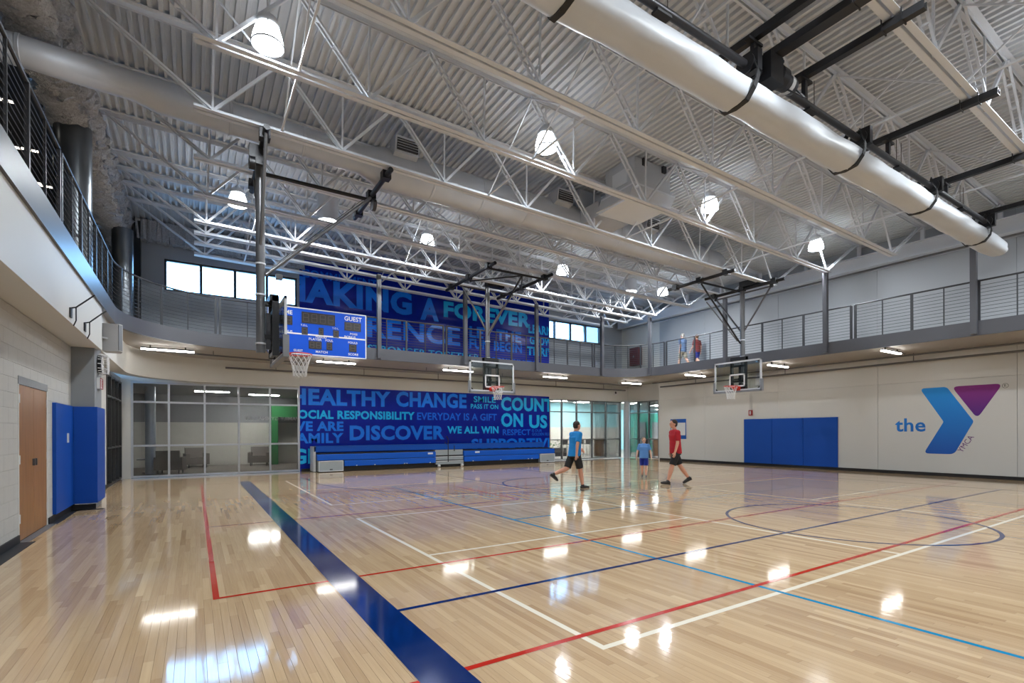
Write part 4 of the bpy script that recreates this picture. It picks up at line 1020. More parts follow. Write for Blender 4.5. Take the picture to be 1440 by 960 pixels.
# ================================================================== BLEACHERS
BYf = 19.25
bl = thing('folded_bleacher', 'folded blue telescopic bleacher against the lower mural', 'bleacher', (9.2, BYf, 0))
def row_board(x0, x1, y, z0, z1, m='bleacher_blue', name='seat_row'):
    return MB().prism(round_poly([(y, z0), (y, z1), (y+0.24, z1), (y+0.24, z0)], [0.01, 0.03, 0.01, 0.01], 4), x0, x1, 'YZ').build(name, m, bl)
row_board(3.78, 8.45, BYf, 0.44, 0.66); row_board(9.78, 14.62, BYf, 0.44, 0.66)
row_board(4.75, 8.45, BYf, 0.20, 0.42); row_board(9.78, 13.72, BYf, 0.20, 0.42)
row_board(3.72, 14.2, BYf+0.3, 0.74, 0.97)
for (a, b) in ((3.82, 4.70), (13.76, 14.62)):
    p = B(a, b, BYf-0.02, BYf+0.3, 0.03, 0.425).build('end_box', 'bleacher_grey', bl)
    MB().box(a, b, BYf-0.03, BYf-0.02, 0.40, 0.425).box(a, b, BYf-0.03, BYf-0.02, 0.03, 0.055).box(a, a+0.02, BYf-0.03, BYf-0.02, 0.03, 0.425).box(b-0.02, b, BYf-0.03, BYf-0.02, 0.03, 0.425).build('edge_trim', 'alu', p)
    B((a+b)/2-0.05, (a+b)/2+0.05, BYf-0.03, BYf-0.02, 0.08, 0.12).build('latch', 'dark_steel', p)
B(3.85, 14.6, BYf+0.14, BYf+0.95, 0.02, 0.70).build('under_frame', 'black_rubber', bl)
for z0_, z1_ in ((0.12, 0.24), (0.30, 0.42), (0.50, 0.72)): B(8.47, 9.76, BYf+0.02+z0_*0.2, BYf+0.3, z0_, z1_).build('aisle_step', 'bleacher_grey', bl)
B(8.47, 9.76, BYf+0.02, BYf+0.3, 0.24, 0.26).build('step_nosing', 'alu', bl); B(8.47, 9.76, BYf+0.06, BYf+0.3, 0.42, 0.44).build('step_nosing', 'alu', bl)
for x in (8.55, 9.62): MB().tube((x, BYf-0.0, 0.06), (x+0.09, BYf, 0.06), 0.06, n=14).build('wheel', 'white_plastic', bl)
for x in (8.1, 10.3): B(x, x+0.22, BYf-0.004, BYf, 0.56, 0.63).build('row_tag', 'sign_white', bl)
for x in (5.2, 5.9, 7.1, 7.2, 8.2, 10.2, 11.6, 13.1, 13.3): B(x-0.02, x+0.02, BYf-0.01, BYf, 0.20, 0.235).build('bolt_plate', 'sign_white', bl)
mb = MB().path([(9.0, BYf-0.03, 0.22), (9.0, BYf-0.03, 1.18), (8.92, BYf-0.03, 1.30)], 0.018, 6).path([(9.0, BYf-0.03, 0.95), (8.88, BYf-0.03, 1.0), (8.86, BYf-0.03, 1.06)], 0.014, 6).path([(9.3, BYf, 0.66), (9.3, BYf, 0.9)], 0.018, 6)
mb.build('aisle_rail', 'black_steel', bl, True)
B(3.70, 3.78, BYf+0.3, BYf+0.95, 0.02, 0.95).build('end_panel', 'alu', bl)

# ================================================================== LEFT WALL: DOOR, PADS, CLOCK ...
dr = bpy.data.objects.new('door_1', None); COL.objects.link(dr); dr.location = (XL, 9.98, 0); struct(dr, 'wooden double door with grey header in the block wall', 'door')
MB().box(XL-0.06, XL+0.005, 9.2, 10.78, 2.135, 2.245).build('header', 'frame_grey', dr)
MB().box(XL-0.06, XL+0.004, 10.735, 10.78, 0, 2.135).box(XL-0.06, XL+0.004, 9.2, 9.236, 0, 2.135).build('jamb', 'cream', dr)
for (a, b, hy) in ((9.24, 9.985, 9.25), (9.99, 10.73, 10.73)):
    lf = B(XL-0.045, XL-0.004, a, b, 0.012, 2.13).build('door_leaf', 'door_wood', dr)
    for z in (0.25, 1.05, 1.88): MB().tube((XL, hy, z), (XL, hy, z+0.12), 0.012, n=8).build('hinge', 'alu', lf)
    yy = 9.93 if a < 9.5 else 10.045
    B(XL-0.004, XL+0.025, yy-0.012, yy+0.012, 1.0, 1.10).build('pull_handle', 'mast_steel', lf)
struct(B(XL-0.2, XL-0.05, 9.2, 10.78, 0, 2.25).build('wall_door_recess', 'joint'))
wp = thing('wall_pad', 'blue safety pad on the block wall beside the wooden door', 'pad', (XL, 11.8, 0.1))
B(XL, XL+0.05, 11.10, 12.52, 0.12, 1.98).build('pad_section', 'pad_blue', wp); B(XL+0.05, XL+0.06, 11.93, 12.06, 1.30, 1.47).build('outlet_plate', 'alu', wp)
wp = thing('wall_pad', 'blue safety pad wrapped around the grey pilaster', 'pad', (-1.8, 12.55, 0.1))
B(XL+0.05, -1.60, 12.53, 12.60, 0.12, 1.98).build('front_pad', 'pad_blue', wp); B(-1.65, -1.60, 12.60, 13.5, 0.12, 1.98).build('side_pad', 'pad_blue', wp)
B(XL+0.06, -1.61, 12.54, 12.60, 0.105, 0.12).build('bottom_strip', 'alu', wp)
# caged clock
cx_, cy_, cz_ = -1.60, 13.05, 2.86
ck = thing('wall_clock', 'round wall clock in a white wire cage on the pilaster', 'clock', (cx_, cy_, cz_))
MB().lathe([(0.0, -0.05), (0.19, -0.05), (0.20, 0.0), (0.17, 0.02)], (cx_, cy_, cz_), 28, 'X').build('case', 'black_steel', ck, True)
MB().lathe([(0.17, 0.021), (0.0, 0.022)], (cx_, cy_, cz_), 28, 'X').build('dial', 'white_paint', ck)
MB().box(cx_+0.023, cx_+0.026, cy_-0.006, cy_+0.006, cz_, cz_+0.13).box(cx_+0.023, cx_+0.026, cy_, cy_+0.09, cz_-0.006, cz_+0.006).build('hands', 'black_steel', ck)
mb = MB()
for k in range(5):
    yy = cy_-0.18+k*0.09; hh = math.sqrt(max(0.23**2-(yy-cy_)**2, 0.001)); mb.path([(cx_-0.03, yy, cz_-hh), (cx_+0.11, yy, cz_-hh*0.8), (cx_+0.11, yy, cz_+hh*0.8), (cx_-0.03, yy, cz_+hh)], 0.007, 5)
for k in range(5):
    zz = cz_-0.18+k*0.09; hh = math.sqrt(max(0.23**2-(zz-cz_)**2, 0.001)); mb.path([(cx_-0.03, cy_-hh, zz), (cx_+0.11, cy_-hh*0.8, zz), (cx_+0.11, cy_+hh*0.8, zz), (cx_-0.03, cy_+hh, zz)], 0.007, 5)
mb.build('wire_cage', 'white_paint', ck, True)
ex = thing('exit_sign', 'small exit sign with red letters below the caged clock', 'sign', (-1.6, 13.05, 2.35))
B(-1.65, -1.60, 12.88, 13.22, 2.36, 2.58).build('box', 'sign_white', ex)
text('lettering', 'EXIT', 'alarm_red', ex, (-1.598, 13.18, 2.40), (0, -1, 0), (0, 0, 1), 0.27, 0.14, 0.02)
MB().box(-1.60, -1.592, 12.88, 13.22, 2.36, 2.375).box(-1.60, -1.592, 12.88, 13.22, 2.565, 2.58).box(-1.60, -1.592, 12.88, 12.895, 2.36, 2.58).box(-1.60, -1.592, 13.205, 13.22, 2.36, 2.58).build('red_frame', 'alarm_red', ex)
# loudspeaker
q = onY(159, 476, 13.6); t = thing('loudspeaker', 'white loudspeaker bracketed to the pilaster below the track', 'speaker', (q[0], 13.6, q[2]-0.27))
a, z0_ = onY(145, 476, 13.6)[0], onY(159, 495, 13.6)[2]; b, z1_ = onY(173.5, 476, 13.6)[0], onY(159, 457, 13.6)[2]
MB().prism(round_poly([(a, 13.45), (b-0.05, 13.40), (b, 13.50), (b-0.06, 13.8), (a+0.03, 13.8)], [0.02, 0.05, 0.04, 0.03, 0.02], 4), z0_, z1_, 'XY').build('cabinet', 'white_plastic', t, True)
MB().prism([(b-0.055, 13.385), (b-0.004, 13.46), (b-0.02, 13.47), (b-0.065, 13.40)], z0_+0.02, z1_-0.02, 'XY').build('grille_edge', 'grey_pad', t)
MB().path([(-1.66, 13.3, q[2]-0.03), (-1.5, 13.5, q[2]-0.03), (a+0.05, 13.6, q[2]-0.03)], 0.018, 6).ball((a-0.05, 13.58, q[2]-0.03), 0.04).build('bracket', 'alu', t, True)
# two small black camera brackets on the bulkhead
for k, (p, e_) in enumerate((((107, 432), (133, 415)), ((126, 453), (149, 437)))):
    s = onX(*p, -1.5); e2 = onX(*e_, -1.30); t = thing('curtain_hook', 'thin black bent rod bracket on the left bulkhead, %s' % ('nearer one' if k == 0 else 'farther one'), 'bracket', s)
    MB().path([(-1.57, s[1], s[2]-0.02), s, (e2[0], e2[1], e2[2])], 0.012, 6).build('rod', 'black_steel', t, True)
    MB().path([s, (s[0], s[1], s[2]-0.2), (s[0]-0.03, s[1], s[2]-0.28)], 0.009, 6).build('hook', 'black_steel', t, True)
    MB().box(-1.575, -1.55, s[1]-0.06, s[1]+0.06, s[2]-0.16, s[2]-0.02).build('wall_plate', 'black_steel', t)
# exit light and camera on the back wall right
q = onY(866, 552, YB-0.02); t = thing('wall_notice', 'small round dark emblem notice on the back wall above the right glass', 'notice', q)
MB().lathe([(0.14, 0), (0.14, -0.015)], (q[0], YB, q[2]), 20, 'Y').build('disc', 'sign_white', t); MB().lathe([(0.07, -0.016), (0.06, -0.018), (0.0, -0.018)], (q[0], YB, q[2]), 16, 'Y').build('mark', 'dark_steel', t)
# ================================================================== BASKETBALL HOOPS
def make_basket(label, bx, by, face, rails, ztop, brace_z):
    """board centre (bx,by); face = unit xy vector the board looks along; rails: list of ((a0,b0),(a1,b1)) in board coords"""
    N = Vector((face[0], face[1], 0)); T = Vector((N.y, -N.x, 0)); O = Vector((bx, by, 0))
    def P(a, b, z): v = O+T*a+N*b; return Vector((v.x, v.y, z))
    t = thing('basketball_hoop', label, 'basketball hoop', (bx, by, 2.9), 'ceiling hung basketball hoops')
    def pbox(mb, a0, a1, b0, b1, z0, z1):
        vs = [P(a, b, z) for z in (z0, z1) for b in (b0, b1) for a in (a0, a1)]
        return mb.add(vs, [(0, 2, 3, 1), (4, 5, 7, 6), (0, 1, 5, 4), (2, 6, 7, 3), (0, 4, 6, 2), (1, 3, 7, 5)])
    z0, z1, hw = 2.90, 3.97, 0.915
    pbox(MB(), -hw+0.02, hw-0.02, -0.006, 0.006, z0+0.02, z1-0.02).build('glass_board', 'board_glass', t)
    fr = MB(); e = 0.055
    pbox(fr, -hw, hw, -0.03, 0.012, z1-e, z1); pbox(fr, -hw, hw, -0.03, 0.012, z0, z0+e); pbox(fr, -hw, -hw+e, -0.03, 0.012, z0, z1); pbox(fr, hw-e, hw, -0.03, 0.012, z0, z1)
    f = fr.build('board_frame', 'alu', t)
    for sa in (-1, 1):
        for zz, s2 in ((z0+e, 1), (z1-e, -1)):
            a = sa*(hw-e); MB().add([P(a, 0.013, zz), P(a-sa*0.09, 0.013, zz), P(a, 0.013, zz+s2*0.09)], [(0, 1, 2)]).build('corner_gusset', 'black_steel', f)
    tg = MB()
    for (a0, a1, c0, c1) in ((-0.305, 0.305, 3.05, 3.10), (-0.305, 0.305, 3.46, 3.51), (-0.305, -0.255, 3.05, 3.51), (0.255, 0.305, 3.05, 3.51)): pbox(tg, a0, a1, 0.007, 0.010, c0, c1)
    tg.build('target_square', 'white_paint', t)
    pdm = MB(); pbox(pdm, -hw-0.03, hw+0.03, -0.06, 0.045, z0-0.05, z0+0.012)
    for s in (-1, 1): pbox(pdm, s*(hw+0.005)-0.03, s*(hw+0.005)+0.03, -0.06, 0.045, z0-0.05, z0+0.36)
    pdm.build('edge_pad', 'grey_pad', t)
    R = 0.2286; rc = P(0, 0.38, 3.05)
    MB().path([(rc.x+R*math.cos(2*math.pi*i/32), rc.y+R*math.sin(2*math.pi*i/32), 3.05) for i in range(32)], 0.011, 8, True).build('rim', 'rim_red', t, True)
    rb = MB(); pbox(rb, -0.11, 0.11, 0.012, 0.17, 2.98, 3.055); pbox(rb, -0.13, 0.13, 0.008, 0.025, 2.90, 3.06)
    rb.bar(P(-0.08, 0.03, 2.93), P(-0.12, 0.20, 3.04), 0.02, 0.02).bar(P(0.08, 0.03, 2.93), P(0.12, 0.20, 3.04), 0.02, 0.02); rb.build('rim_bracket', 'rim_red', t)
    nt = MB(); lev = [(R-0.004, 3.045), (R-0.03, 2.97), (R-0.055, 2.89), (R-0.08, 2.81), (R-0.095, 2.73), (R-0.10, 2.65), (R-0.095, 2.60)]
    for k in range(12):
        for s in (1, -1):
            pts = []
            for j, (rr, zz) in enumerate(lev):
                a = 2*math.pi*(k+(0.5*s*(j % 2)))/12; pts.append((rc.x+rr*math.cos(a), rc.y+rr*math.sin(a), zz))
            nt.path(pts, 0.0055, 4)
    nt.build('net', 'net_cord', t)
    # back frame
    bf = MB()
    for s in (-1, 1): pbox(bf, s*0.27-0.03, s*0.27+0.03, -0.16, -0.04, 2.95, 4.10)
    for zz in (3.0, 3.25, 3.8, 4.05): pbox(bf, -0.27, 0.27, -0.15, -0.08, zz-0.035, zz+0.035)
    pbox(bf, -0.3, 0.3, -0.2, -0.05, 4.0, 4.12)
    bf.build('back_frame', 'black_steel', t)
    pbox(MB(), -0.05, 0.05, -0.24, -0.16, 3.1, 3.8).build('height_actuator', 'dark_steel', t)
    bm_ = -0.33
    ms = MB().tube(P(0, bm_, 3.02), P(0, bm_, ztop), 0.082, n=20).build('mast', 'mast_steel', t, True)
    for zz in (3.2, 4.15, 4.75): MB().tube(P(0, bm_, zz-0.015), P(0, bm_, zz+0.015), 0.095, n=16).build('band_clamp', 'alu', ms, True)
    mk = MB(); pbox(mk, -0.06, 0.06, bm_, -0.14, 3.3, 3.38); pbox(mk, -0.06, 0.06, bm_, -0.14, 3.95, 4.03); mk.build('mast_bracket', 'black_steel', t)
    for (a0, b0), (a1, b1) in rails:
        MB().tube(P(a0, b0, ztop), P(a1, b1, ztop), 0.055, n=14).build('support_pipe', 'black_steel', t, True)
        for f_ in (0.12, 0.5, 0.88):
            c = P(a0+(a1-a0)*f_, b0+(b1-b0)*f_, ztop); MB().box(c.x-0.09, c.x+0.09, c.y-0.09, c.y+0.09, ztop-0.07, ztop+0.10).build('joist_clamp', 'black_steel', t)
    return t, P
RZ = 6.86
# left hoop
t, P = make_basket('ceiling hung basketball hoop on the left, its glass board seen edge-on', 1.42, 10.85, (1, 0), [((1.1, -0.33), (-1.7, -0.33)), ((0.85, 2.0), (-1.9, 2.0))], RZ, 4.6)
MB().tube(P(-0.55, -0.33, RZ-0.08), P(-0.55, 2.0, RZ-0.08), 0.04, n=10).build('cross_pipe', 'black_steel', t, True)
MB().tube(P(-0.4, 1.95, RZ-0.1), P(0.0, -0.24, 4.55), 0.035, n=10).build('fold_brace', 'mast_steel', t, True)
MB().tube(P(-0.33, 1.75, RZ-0.22), P(0.03, -0.1, 4.75), 0.006, n=5).build('lift_cable', 'black_steel', t)
MB().box(1.36, 1.48, 10.80, 10.90, 4.5, 4.6).build('brace_joint', 'mast_steel', t)
for s in (-1, 1): MB().tube(P(s*1.0, -0.33, RZ-0.06), P(0, -0.33, 5.0), 0.03, n=10).build('side_brace', 'mast_steel', t, True)
c = P(-0.5, 2.05, RZ-0.2); MB().lathe([(0.06, -0.05), (0.13, -0.04), (0.13, 0.04), (0.06, 0.05)], tuple(c), 16, 'X').build('pulley', 'dark_steel', t, True)
c = P(0.35, -0.5, RZ-0.35); MB().lathe([(0.05, -0.06), (0.12, -0.05), (0.12, 0.05), (0.05, 0.06)], tuple(c), 16, 'X').box(c.x-0.05, c.x+0.2, c.y-0.05, c.y+0.05, c.z, RZ).build('safety_reel', 'black_steel', t, True)
# right hoop
RZ2 = 6.58
t, P = make_basket('ceiling hung basketball hoop in front of the right wall', 16.42, 10.82, (-1, 0), [((1.55, -0.33), (-1.55, -0.33)), ((1.45, 1.9), (-1.2, 1.9))], RZ2, 4.7)
for s in (-1, 1): MB().tube(P(s*1.08, -0.33, RZ2-0.12), P(s*0.05, -0.33, 5.05), 0.03, n=10).build('side_brace', 'mast_steel', t, True)
MB().tube(P(-1.15, -0.33, RZ2-0.14), P(1.15, -0.33, RZ2-0.14), 0.028, n=10).build('cross_pipe', 'mast_steel', t, True)
MB().tube(P(0.1, 1.85, RZ2-0.1), P(0.0, -0.2, 4.62), 0.03, n=10).build('fold_brace', 'black_steel', t, True)
MB().tube(P(0.3, 1.3, RZ2-0.6), P(0.05, -0.1, 4.7), 0.02, n=8).build('fold_brace', 'mast_steel', t, True)
MB().tube(P(0.1, 1.9, RZ2-0.05), P(0.1, -0.33, RZ2-0.05), 0.035, n=10).build('tie_pipe', 'black_steel', t, True)
c = P(-0.3, -0.33, RZ2+0.12); MB().box(c.x-0.12, c.x+0.12, c.y-0.35, c.y+0.35, c.z-0.06, c.z+0.14).build('winch_box', 'black_steel', t)
for s in (-1, 1):
    c = P(s*1.08, -0.33, RZ2); MB().box(c.x-0.04, c.x+0.04, c.y-0.04, c.y+0.04, c.z-0.18, c.z+0.02).build('end_bracket', 'black_steel', t)
# middle hoop
RZ3 = 6.72
t, P = make_basket('ceiling hung basketball hoop in front of the word murals', 9.0, 15.5, (0, -1), [((-1.1, 2.1), (-1.1, -1.45)), ((1.1, 2.1), (1.1, -1.45))], RZ3, 4.9)
for s in (-1, 1): MB().tube(P(s*1.02, -0.33, RZ3-0.12), P(s*0.05, -0.33, 5.15), 0.03, n=10).build('side_brace', 'mast_steel', t, True)
MB().tube(P(-1.1, -0.33, RZ3-0.12), P(1.1, -0.33, RZ3-0.12), 0.03, n=10).build('cross_pipe', 'dark_steel', t, True)
MB().tube(P(-1.1, 1.75, RZ3-0.08), P(1.1, 1.75, RZ3-0.08), 0.035, n=10).build('cross_pipe', 'black_steel', t, True)
MB().tube(P(-0.15, 1.72, RZ3-0.1), P(0.02, -0.22, 5.0), 0.03, n=10).build('fold_brace', 'black_steel', t, True)
MB().tube(P(-0.05, 1.0, RZ3-0.75), P(0.05, -0.2, 4.95), 0.03, n=10).build('fold_brace', 'mast_steel', t, True)
MB().tube(P(-0.15, 1.75, RZ3-0.1), P(-1.05, 0.3, RZ3-0.1), 0.025, n=8).build('tie_pipe', 'black_steel', t, True); MB().tube(P(-0.15, 1.75, RZ3-0.1), P(1.05, 0.3, RZ3-0.1), 0.025, n=8).build('tie_pipe', 'black_steel', t, True)
c = P(-0.3, -0.33, RZ3+0.08); MB().box(c.x-0.35, c.x+0.35, c.y-0.12, c.y+0.12, c.z-0.05, c.z+0.13).build('winch_box', 'black_steel', t)

# ================================================================== PEOPLE
def remesh(mb, voxel, iters=6):
    me = bpy.data.meshes.new('tmp'); me.from_pydata(mb.v, [], mb.f)
    bm = bmesh.new(); bm.from_mesh(me); bmesh.ops.recalc_face_normals(bm, faces=bm.faces); bm.to_mesh(me); bm.free()
    ob = bpy.data.objects.new('tmp', me); COL.objects.link(ob)
    r = ob.modifiers.new('r', 'REMESH'); r.mode = 'VOXEL'; r.voxel_size = voxel
    s = ob.modifiers.new('s', 'SMOOTH'); s.iterations = iters; s.factor = 0.5
    bpy.context.view_layer.update(); dg = bpy.context.evaluated_depsgraph_get()
    out = bpy.data.meshes.new_from_object(ob.evaluated_get(dg)); bpy.data.objects.remove(ob, do_unlink=True); bpy.data.meshes.remove(me)
    for p in out.polygons: p.use_smooth = True
    return out
def cap(mb, p, q, r0, r1, n=14, sx=1.0, ref=None):
    mb.tube(p, q, r0, r1, n, True, sx, ref); mb.ball(p, r0*0.995, r0*0.995, r0*0.995, n, 8) if sx == 1 else None
    if sx == 1: mb.ball(q, r1*0.995, r1*0.995, r1*0.995, n, 8)
def make_person(label, loc, yaw, H, legs, arms, shirt, shorts, hair, shoes, skin='skin', headyaw=0.0, lean=0.0, group=None, long_hair=False, socks=None):
    """legs/arms: [(left...),(right...)]; leg = (thigh angle, knee flex, foot pitch) degrees; arm = (swing, elbow flex, out)"""
    rd = math.radians
    t = thing('person', label, 'person', (0, 0, 0), group)
    L1, L2 = 0.235*H, 0.240*H; hw = 0.052*H
    feet = []
    for s, (al, kf, fp) in zip((-1, 1), legs):
        k = Vector((s*hw, L1*math.sin(rd(al)), -L1*math.cos(rd(al)))); a = k+Vector((0, L2*math.sin(rd(al-kf)), -L2*math.cos(rd(al-kf))))
        feet.append((k, a, fp))
    def low(a, fp): return a.z-0.042*H-max(0, math.sin(rd(-fp)))*0.11*H
    hz = -min(low(a, fp) for k, a, fp in feet)
    Hp = Vector((0, 0, hz)); body = MB(); shoeb = []; ln = rd(lean)
    up = lambda h: Hp+Vector((0, math.sin(ln)*h, math.cos(ln)*h))       # point on the spine, h above the hips
    for s, (k, a, fp) in zip((-1, 1), feet):
        hip = Hp+Vector((s*hw, 0, 0)); K = Hp+k; A = Hp+a
        cap(body, hip, K, 0.050*H, 0.032*H); cap(body, K, K+(A-K)*0.35, 0.032*H, 0.035*H); cap(body, K+(A-K)*0.35, A, 0.035*H, 0.021*H)
        f = Vector((0, math.cos(rd(fp)), math.sin(rd(fp)))); dn = Vector((0, math.sin(rd(fp)), -math.cos(rd(fp))))
        sb = MB(); hl = A+dn*0.022*H-f*0.022*H; toe = A+dn*0.028*H+f*0.105*H; bl_ = A+dn*0.024*H+f*0.06*H
        cap(sb, hl, bl_, 0.021*H, 0.024*H); cap(sb, bl_, toe, 0.024*H, 0.015*H); cap(sb, A-dn*0.005*H, A+dn*0.02*H+f*0.02*H, 0.025*H, 0.024*H)
        shoeb.append((sb, A, dn, f))
    ref = (0, 1, 0)
    # torso (ellipse: wide in x, thin in y)
    def tor(mb, h0, h1, rx0, rx1, ratio):
        p, q = up(h0), up(h1); n = 18; vs = []
        for e, rx in ((p, rx0), (q, rx1)):
            vs += [e+Vector((math.cos(2*math.pi*i/n)*rx, math.sin(2*math.pi*i/n)*rx*ratio, 0)) for i in range(n)]
        mb.add(vs, [(i, (i+1) % n, n+(i+1) % n, n+i) for i in range(n)]+[tuple(range(n-1, -1, -1)), tuple(range(n, 2*n))])
    tor(body, -0.045*H, 0.05*H, 0.088*H, 0.085*H, 0.68); tor(body, 0.05*H, 0.13*H, 0.085*H, 0.080*H, 0.66); tor(body, 0.13*H, 0.24*H, 0.080*H, 0.097*H, 0.62); tor(body, 0.24*H, 0.30*H, 0.097*H, 0.085*H, 0.58); tor(body, 0.30*H, 0.325*H, 0.085*H, 0.045*H, 0.6)
    cap(body, up(0.29*H), up(0.355*H), 0.033*H, 0.030*H)
    hc = up(0.412*H)+Vector((0, 0.012*H, 0))
    hy = rd(headyaw); hd = Vector((-math.sin(hy), math.cos(hy), 0)); hr = Vector((math.cos(hy), math.sin(hy), 0))
    head = MB(); head.ball((0, 0, 0.008*H), 0.044*H, 0.055*H, 0.058*H, 20, 14); head.ball((0, 0.012*H, -0.032*H), 0.034*H, 0.040*H, 0.034*H, 16, 10)
    head.ball((0, 0.056*H, -0.012*H), 0.007*H, 0.010*H, 0.012*H, 10, 8); head.ball((0, 0.047*H, -0.034*H), 0.014*H, 0.007*H, 0.007*H, 10, 8)
    for s in (-1, 1): head.ball((s*0.045*H, -0.002*H, -0.006*H), 0.006*H, 0.012*H, 0.017*H, 10, 8)
    rot = lambda v: hc+hr*v[0]+hd*v[1]+Vector((0, 0, v[2]))
    body.add([rot(v) for v in head.v], head.f)
    hands = []; sleeves = []
    for s, (sw, ef, outw) in zip((-1, 1), arms):
        S = up(0.285*H)+Vector((s*0.100*H, 0, 0)); ua, fa = 0.165*H, 0.145*H
        E_ = S+Vector((s*math.sin(rd(outw))*ua, math.sin(rd(sw))*ua*math.cos(rd(outw)), -math.cos(rd(sw))*ua*math.cos(rd(outw))))
        Wr = E_+Vector((s*math.sin(rd(outw*0.4))*fa, math.sin(rd(sw+ef))*fa, -math.cos(rd(sw+ef))*fa))
        cap(body, S, E_, 0.031*H, 0.024*H); cap(body, E_, Wr, 0.025*H, 0.016*H); body.ball(S, 0.036*H)
        d = (Wr-E_).normalized(); side = Vector((s, 0, 0)); side = (side-d*side.dot(d)).normalized(); pn = d.cross(side).normalized()    # palm faces the thigh
        pc = Wr+d*0.026*H
        cap(body, Wr, pc+d*0.012*H, 0.015*H, 0.016*H)
        for q in range(4):
            off = pn*((q-1.5)*0.0115*H); ln_ = (0.036, 0.043, 0.040, 0.031)[q]*H; b0 = pc+d*0.014*H+off
            b1 = b0+d*ln_*0.55-side*0.004*H; b2 = b1+(d*0.8-side*0.6).normalized()*ln_*0.5
            cap(body, pc+off*0.8, b0, 0.0062*H, 0.0058*H, 8); cap(body, b0, b1, 0.0056*H, 0.0052*H, 8); cap(body, b1, b2, 0.0052*H, 0.0044*H, 8)
        fwd = pn if pn.y > 0 else -pn
        th0 = Wr+d*0.010*H+fwd*0.012*H; th1 = th0+(d*0.6+fwd*0.7).normalized()*0.026*H; th2 = th1+(d*0.95+fwd*0.2).normalized()*0.02*H
        cap(body, th0, th1, 0.0075*H, 0.0062*H, 8); cap(body, th1, th2, 0.0062*H, 0.005*H, 8)
        sleeves.append((S, E_, s)); hands.append((E_, Wr))
    rm = 0.0095 if H > 1.5 else 0.0085
    M = Matrix.Translation(Vector(loc)) @ Matrix.Rotation(yaw, 4, 'Z')
    def put(me, name, m, par=t):
        me.transform(M); me.materials.clear(); me.materials.append(MATS[m]); o = link(name, me, par); return o
    t.location = loc
    bo = put(remesh(body, rm, 5), 'body', skin)
    # eyes and mouth
    for s in (-1, 1):
        e = MB().ball(rot((s*0.0175*H, 0.0515*H, 0.004*H)), 0.0055*H); put(e.mesh('eye', 'eye_dark', True), 'eye', 'eye_dark', bo)
    # hair
    hb = MB(); hv = MB()
    hv.ball((0, -0.010*H, 0.020*H), 0.0475*H, 0.056*H, 0.052*H, 20, 14); hv.ball((0, -0.022*H, -0.004*H), 0.046*H, 0.040*H, 0.044*H, 16, 10)
    if long_hair: hv.ball((0, -0.036*H, -0.035*H), 0.04*H, 0.026*H, 0.05*H)
    hb.add([rot(v) for v in hv.v], hv.f); put(remesh(hb, 0.008, 3), 'hair', hair)
    # shirt
    sh = MB(); g = 0.010*H
    def tor2(h0, h1, a, b, ratio): tor(sh, h0, h1, a, b, ratio)
    tor2(-0.035*H, 0.06*H, 0.116*H, 0.112*H, 0.74); tor2(0.06*H, 0.14*H, 0.112*H, 0.110*H, 0.72); tor2(0.14*H, 0.245*H, 0.110*H, 0.122*H, 0.68); tor2(0.245*H, 0.305*H, 0.122*H, 0.09*H, 0.62); tor2(0.305*H, 0.332*H, 0.088*H, 0.042*H, 0.70)
    for S, E_, s in sleeves: sh.ball(S, 0.044*H, 0.044*H, 0.040*H); sh.tube(S, S+(E_-S)*0.78, 0.043*H, 0.038*H, 14)
    put(remesh(sh, 0.011, 4), 'shirt', shirt)
    # shorts
    so = MB(); tor(so, -0.055*H, 0.03*H, 0.100*H, 0.094*H, 0.76)
    for s, (k, a, fp) in zip((-1, 1), feet):
        hip = Hp+Vector((s*hw, 0, 0)); K = Hp+k; so.ball(hip, 0.060*H); so.tube(hip, hip+(K-hip)*0.93, 0.061*H, 0.053*H, 16)
    put(remesh(so, 0.011, 4), 'shorts', shorts)
    for sb, A, dn, f in shoeb:
        o = put(remesh(sb, 0.008, 2), 'shoe', shoes)
        sl = MB().bar(A+dn*0.044*H-f*0.035*H, A+dn*0.042*H+f*0.105*H, 0.040*H, 0.010*H, -dn); put(sl.mesh('sole', 'sole'), 'sole', 'sole_' if shoes == 'shoe_black' else 'sole', o)
    return t, hands, M
mat('skin', srgb(205, 150, 125), 0.55, 0, 0.04, 8); mat('skin_pale', srgb(220, 172, 148), 0.55, 0, 0.04, 8)
mat('eye_dark', (0.02, 0.015, 0.012), 0.3); mat('hair_dark', srgb(44, 32, 26), 0.6, 0, 0.2, 30); mat('hair_brown', srgb(110, 78, 52), 0.6, 0, 0.2, 30); mat('hair_grey', srgb(170, 165, 158), 0.7, 0, 0.15, 30)
mat('shirt_blue', srgb(10, 130, 205), 0.8, 0, 0.06, 6); mat('shirt_red', srgb(168, 18, 36), 0.8, 0, 0.06, 6); mat('shirt_light_blue', srgb(88, 140, 205), 0.8, 0, 0.06, 6); mat('shirt_grey_blue', srgb(96, 122, 160), 0.8); mat('shirt_rust', srgb(130, 52, 52), 0.8)
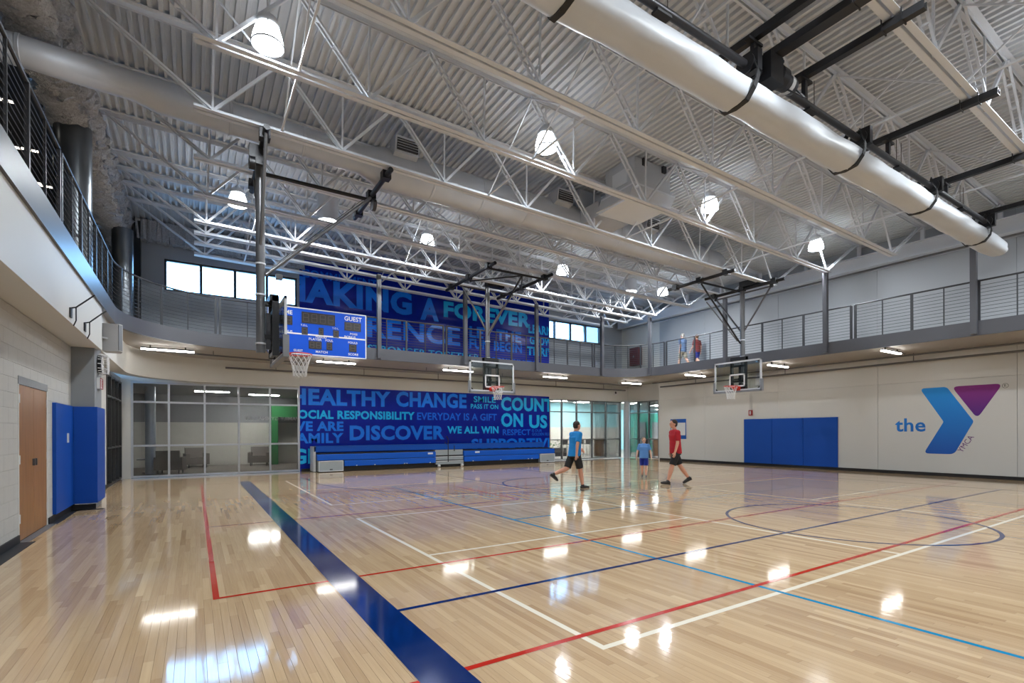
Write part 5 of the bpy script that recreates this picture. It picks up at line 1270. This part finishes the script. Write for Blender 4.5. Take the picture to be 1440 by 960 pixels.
mat('shorts_black', (0.012, 0.012, 0.014), 0.8); mat('shorts_navy', srgb(18, 40, 140), 0.8); mat('shorts_khaki', srgb(150, 145, 130), 0.85); mat('shoe_black', (0.012, 0.012, 0.013), 0.5); mat('shoe_grey', (0.12, 0.12, 0.13), 0.5); mat('sole', (0.6, 0.6, 0.6), 0.6); mat('sole_', (0.02, 0.02, 0.02), 0.6)
RIGHT = -math.pi/2-YAW       # heading along image right
def heading(dx, dy): return math.atan2(-dx, dy)
fr_, rt_ = (math.sin(YAW), math.cos(YAW)), (math.cos(YAW), -math.sin(YAW))
def dirn(a, b): return heading(rt_[0]*a+fr_[0]*b, rt_[1]*a+fr_[1]*b)      # a = image right, b = away from the camera
make_person('person in bright blue shirt and black shorts striding right before the right glass wall', (8.30, 10.08, 0), dirn(0.9, 0.45), 1.77, [(-24, 48, -38), (16, 6, 0)], [(26, 30, 14), (-24, 14, 14)], 'shirt_blue', 'shorts_black', 'hair_dark', 'shoe_black', headyaw=0, lean=5)
_, hands, M = make_person('person in red shirt and black shorts walking left beside the blue bordered notice sign', (11.27, 9.30, 0), dirn(-1, -0.12), 1.82, [(20, 4, 4), (-22, 14, -26)], [(4, 14, 8), (-6, 12, 8)], 'shirt_red', 'shorts_black', 'hair_dark', 'shoe_black', lean=3)
make_person('child in light blue shirt and navy shorts standing between the two adults', (12.09, 11.22, 0), dirn(-0.35, -1), 1.28, [(5, 6, 0), (-6, 4, 0)], [(6, 12, 20), (-4, 12, 20)], 'shirt_light_blue', 'shorts_navy', 'hair_brown', 'shoe_grey', 'skin_pale', headyaw=30)
make_person('person in grey blue shirt and khaki shorts walking on the track', (19.0, 15.25, ZT-0.04), heading(0.1, 1), 1.66, [(16, 6, 0), (-16, 20, -12)], [(-12, 20, 8), (14, 20, 8)], 'shirt_grey_blue', 'shorts_khaki', 'hair_grey', 'shoe_grey', 'skin_pale')
make_person('person in rust red shirt and dark shorts walking on the track', (19.55, 14.9, ZT-0.04), heading(0.1, 1), 1.60, [(-14, 16, -8), (14, 6, 0)], [(14, 20, 8), (-12, 20, 8)], 'shirt_rust', 'shorts_navy', 'hair_brown', 'shoe_black', 'skin_pale')
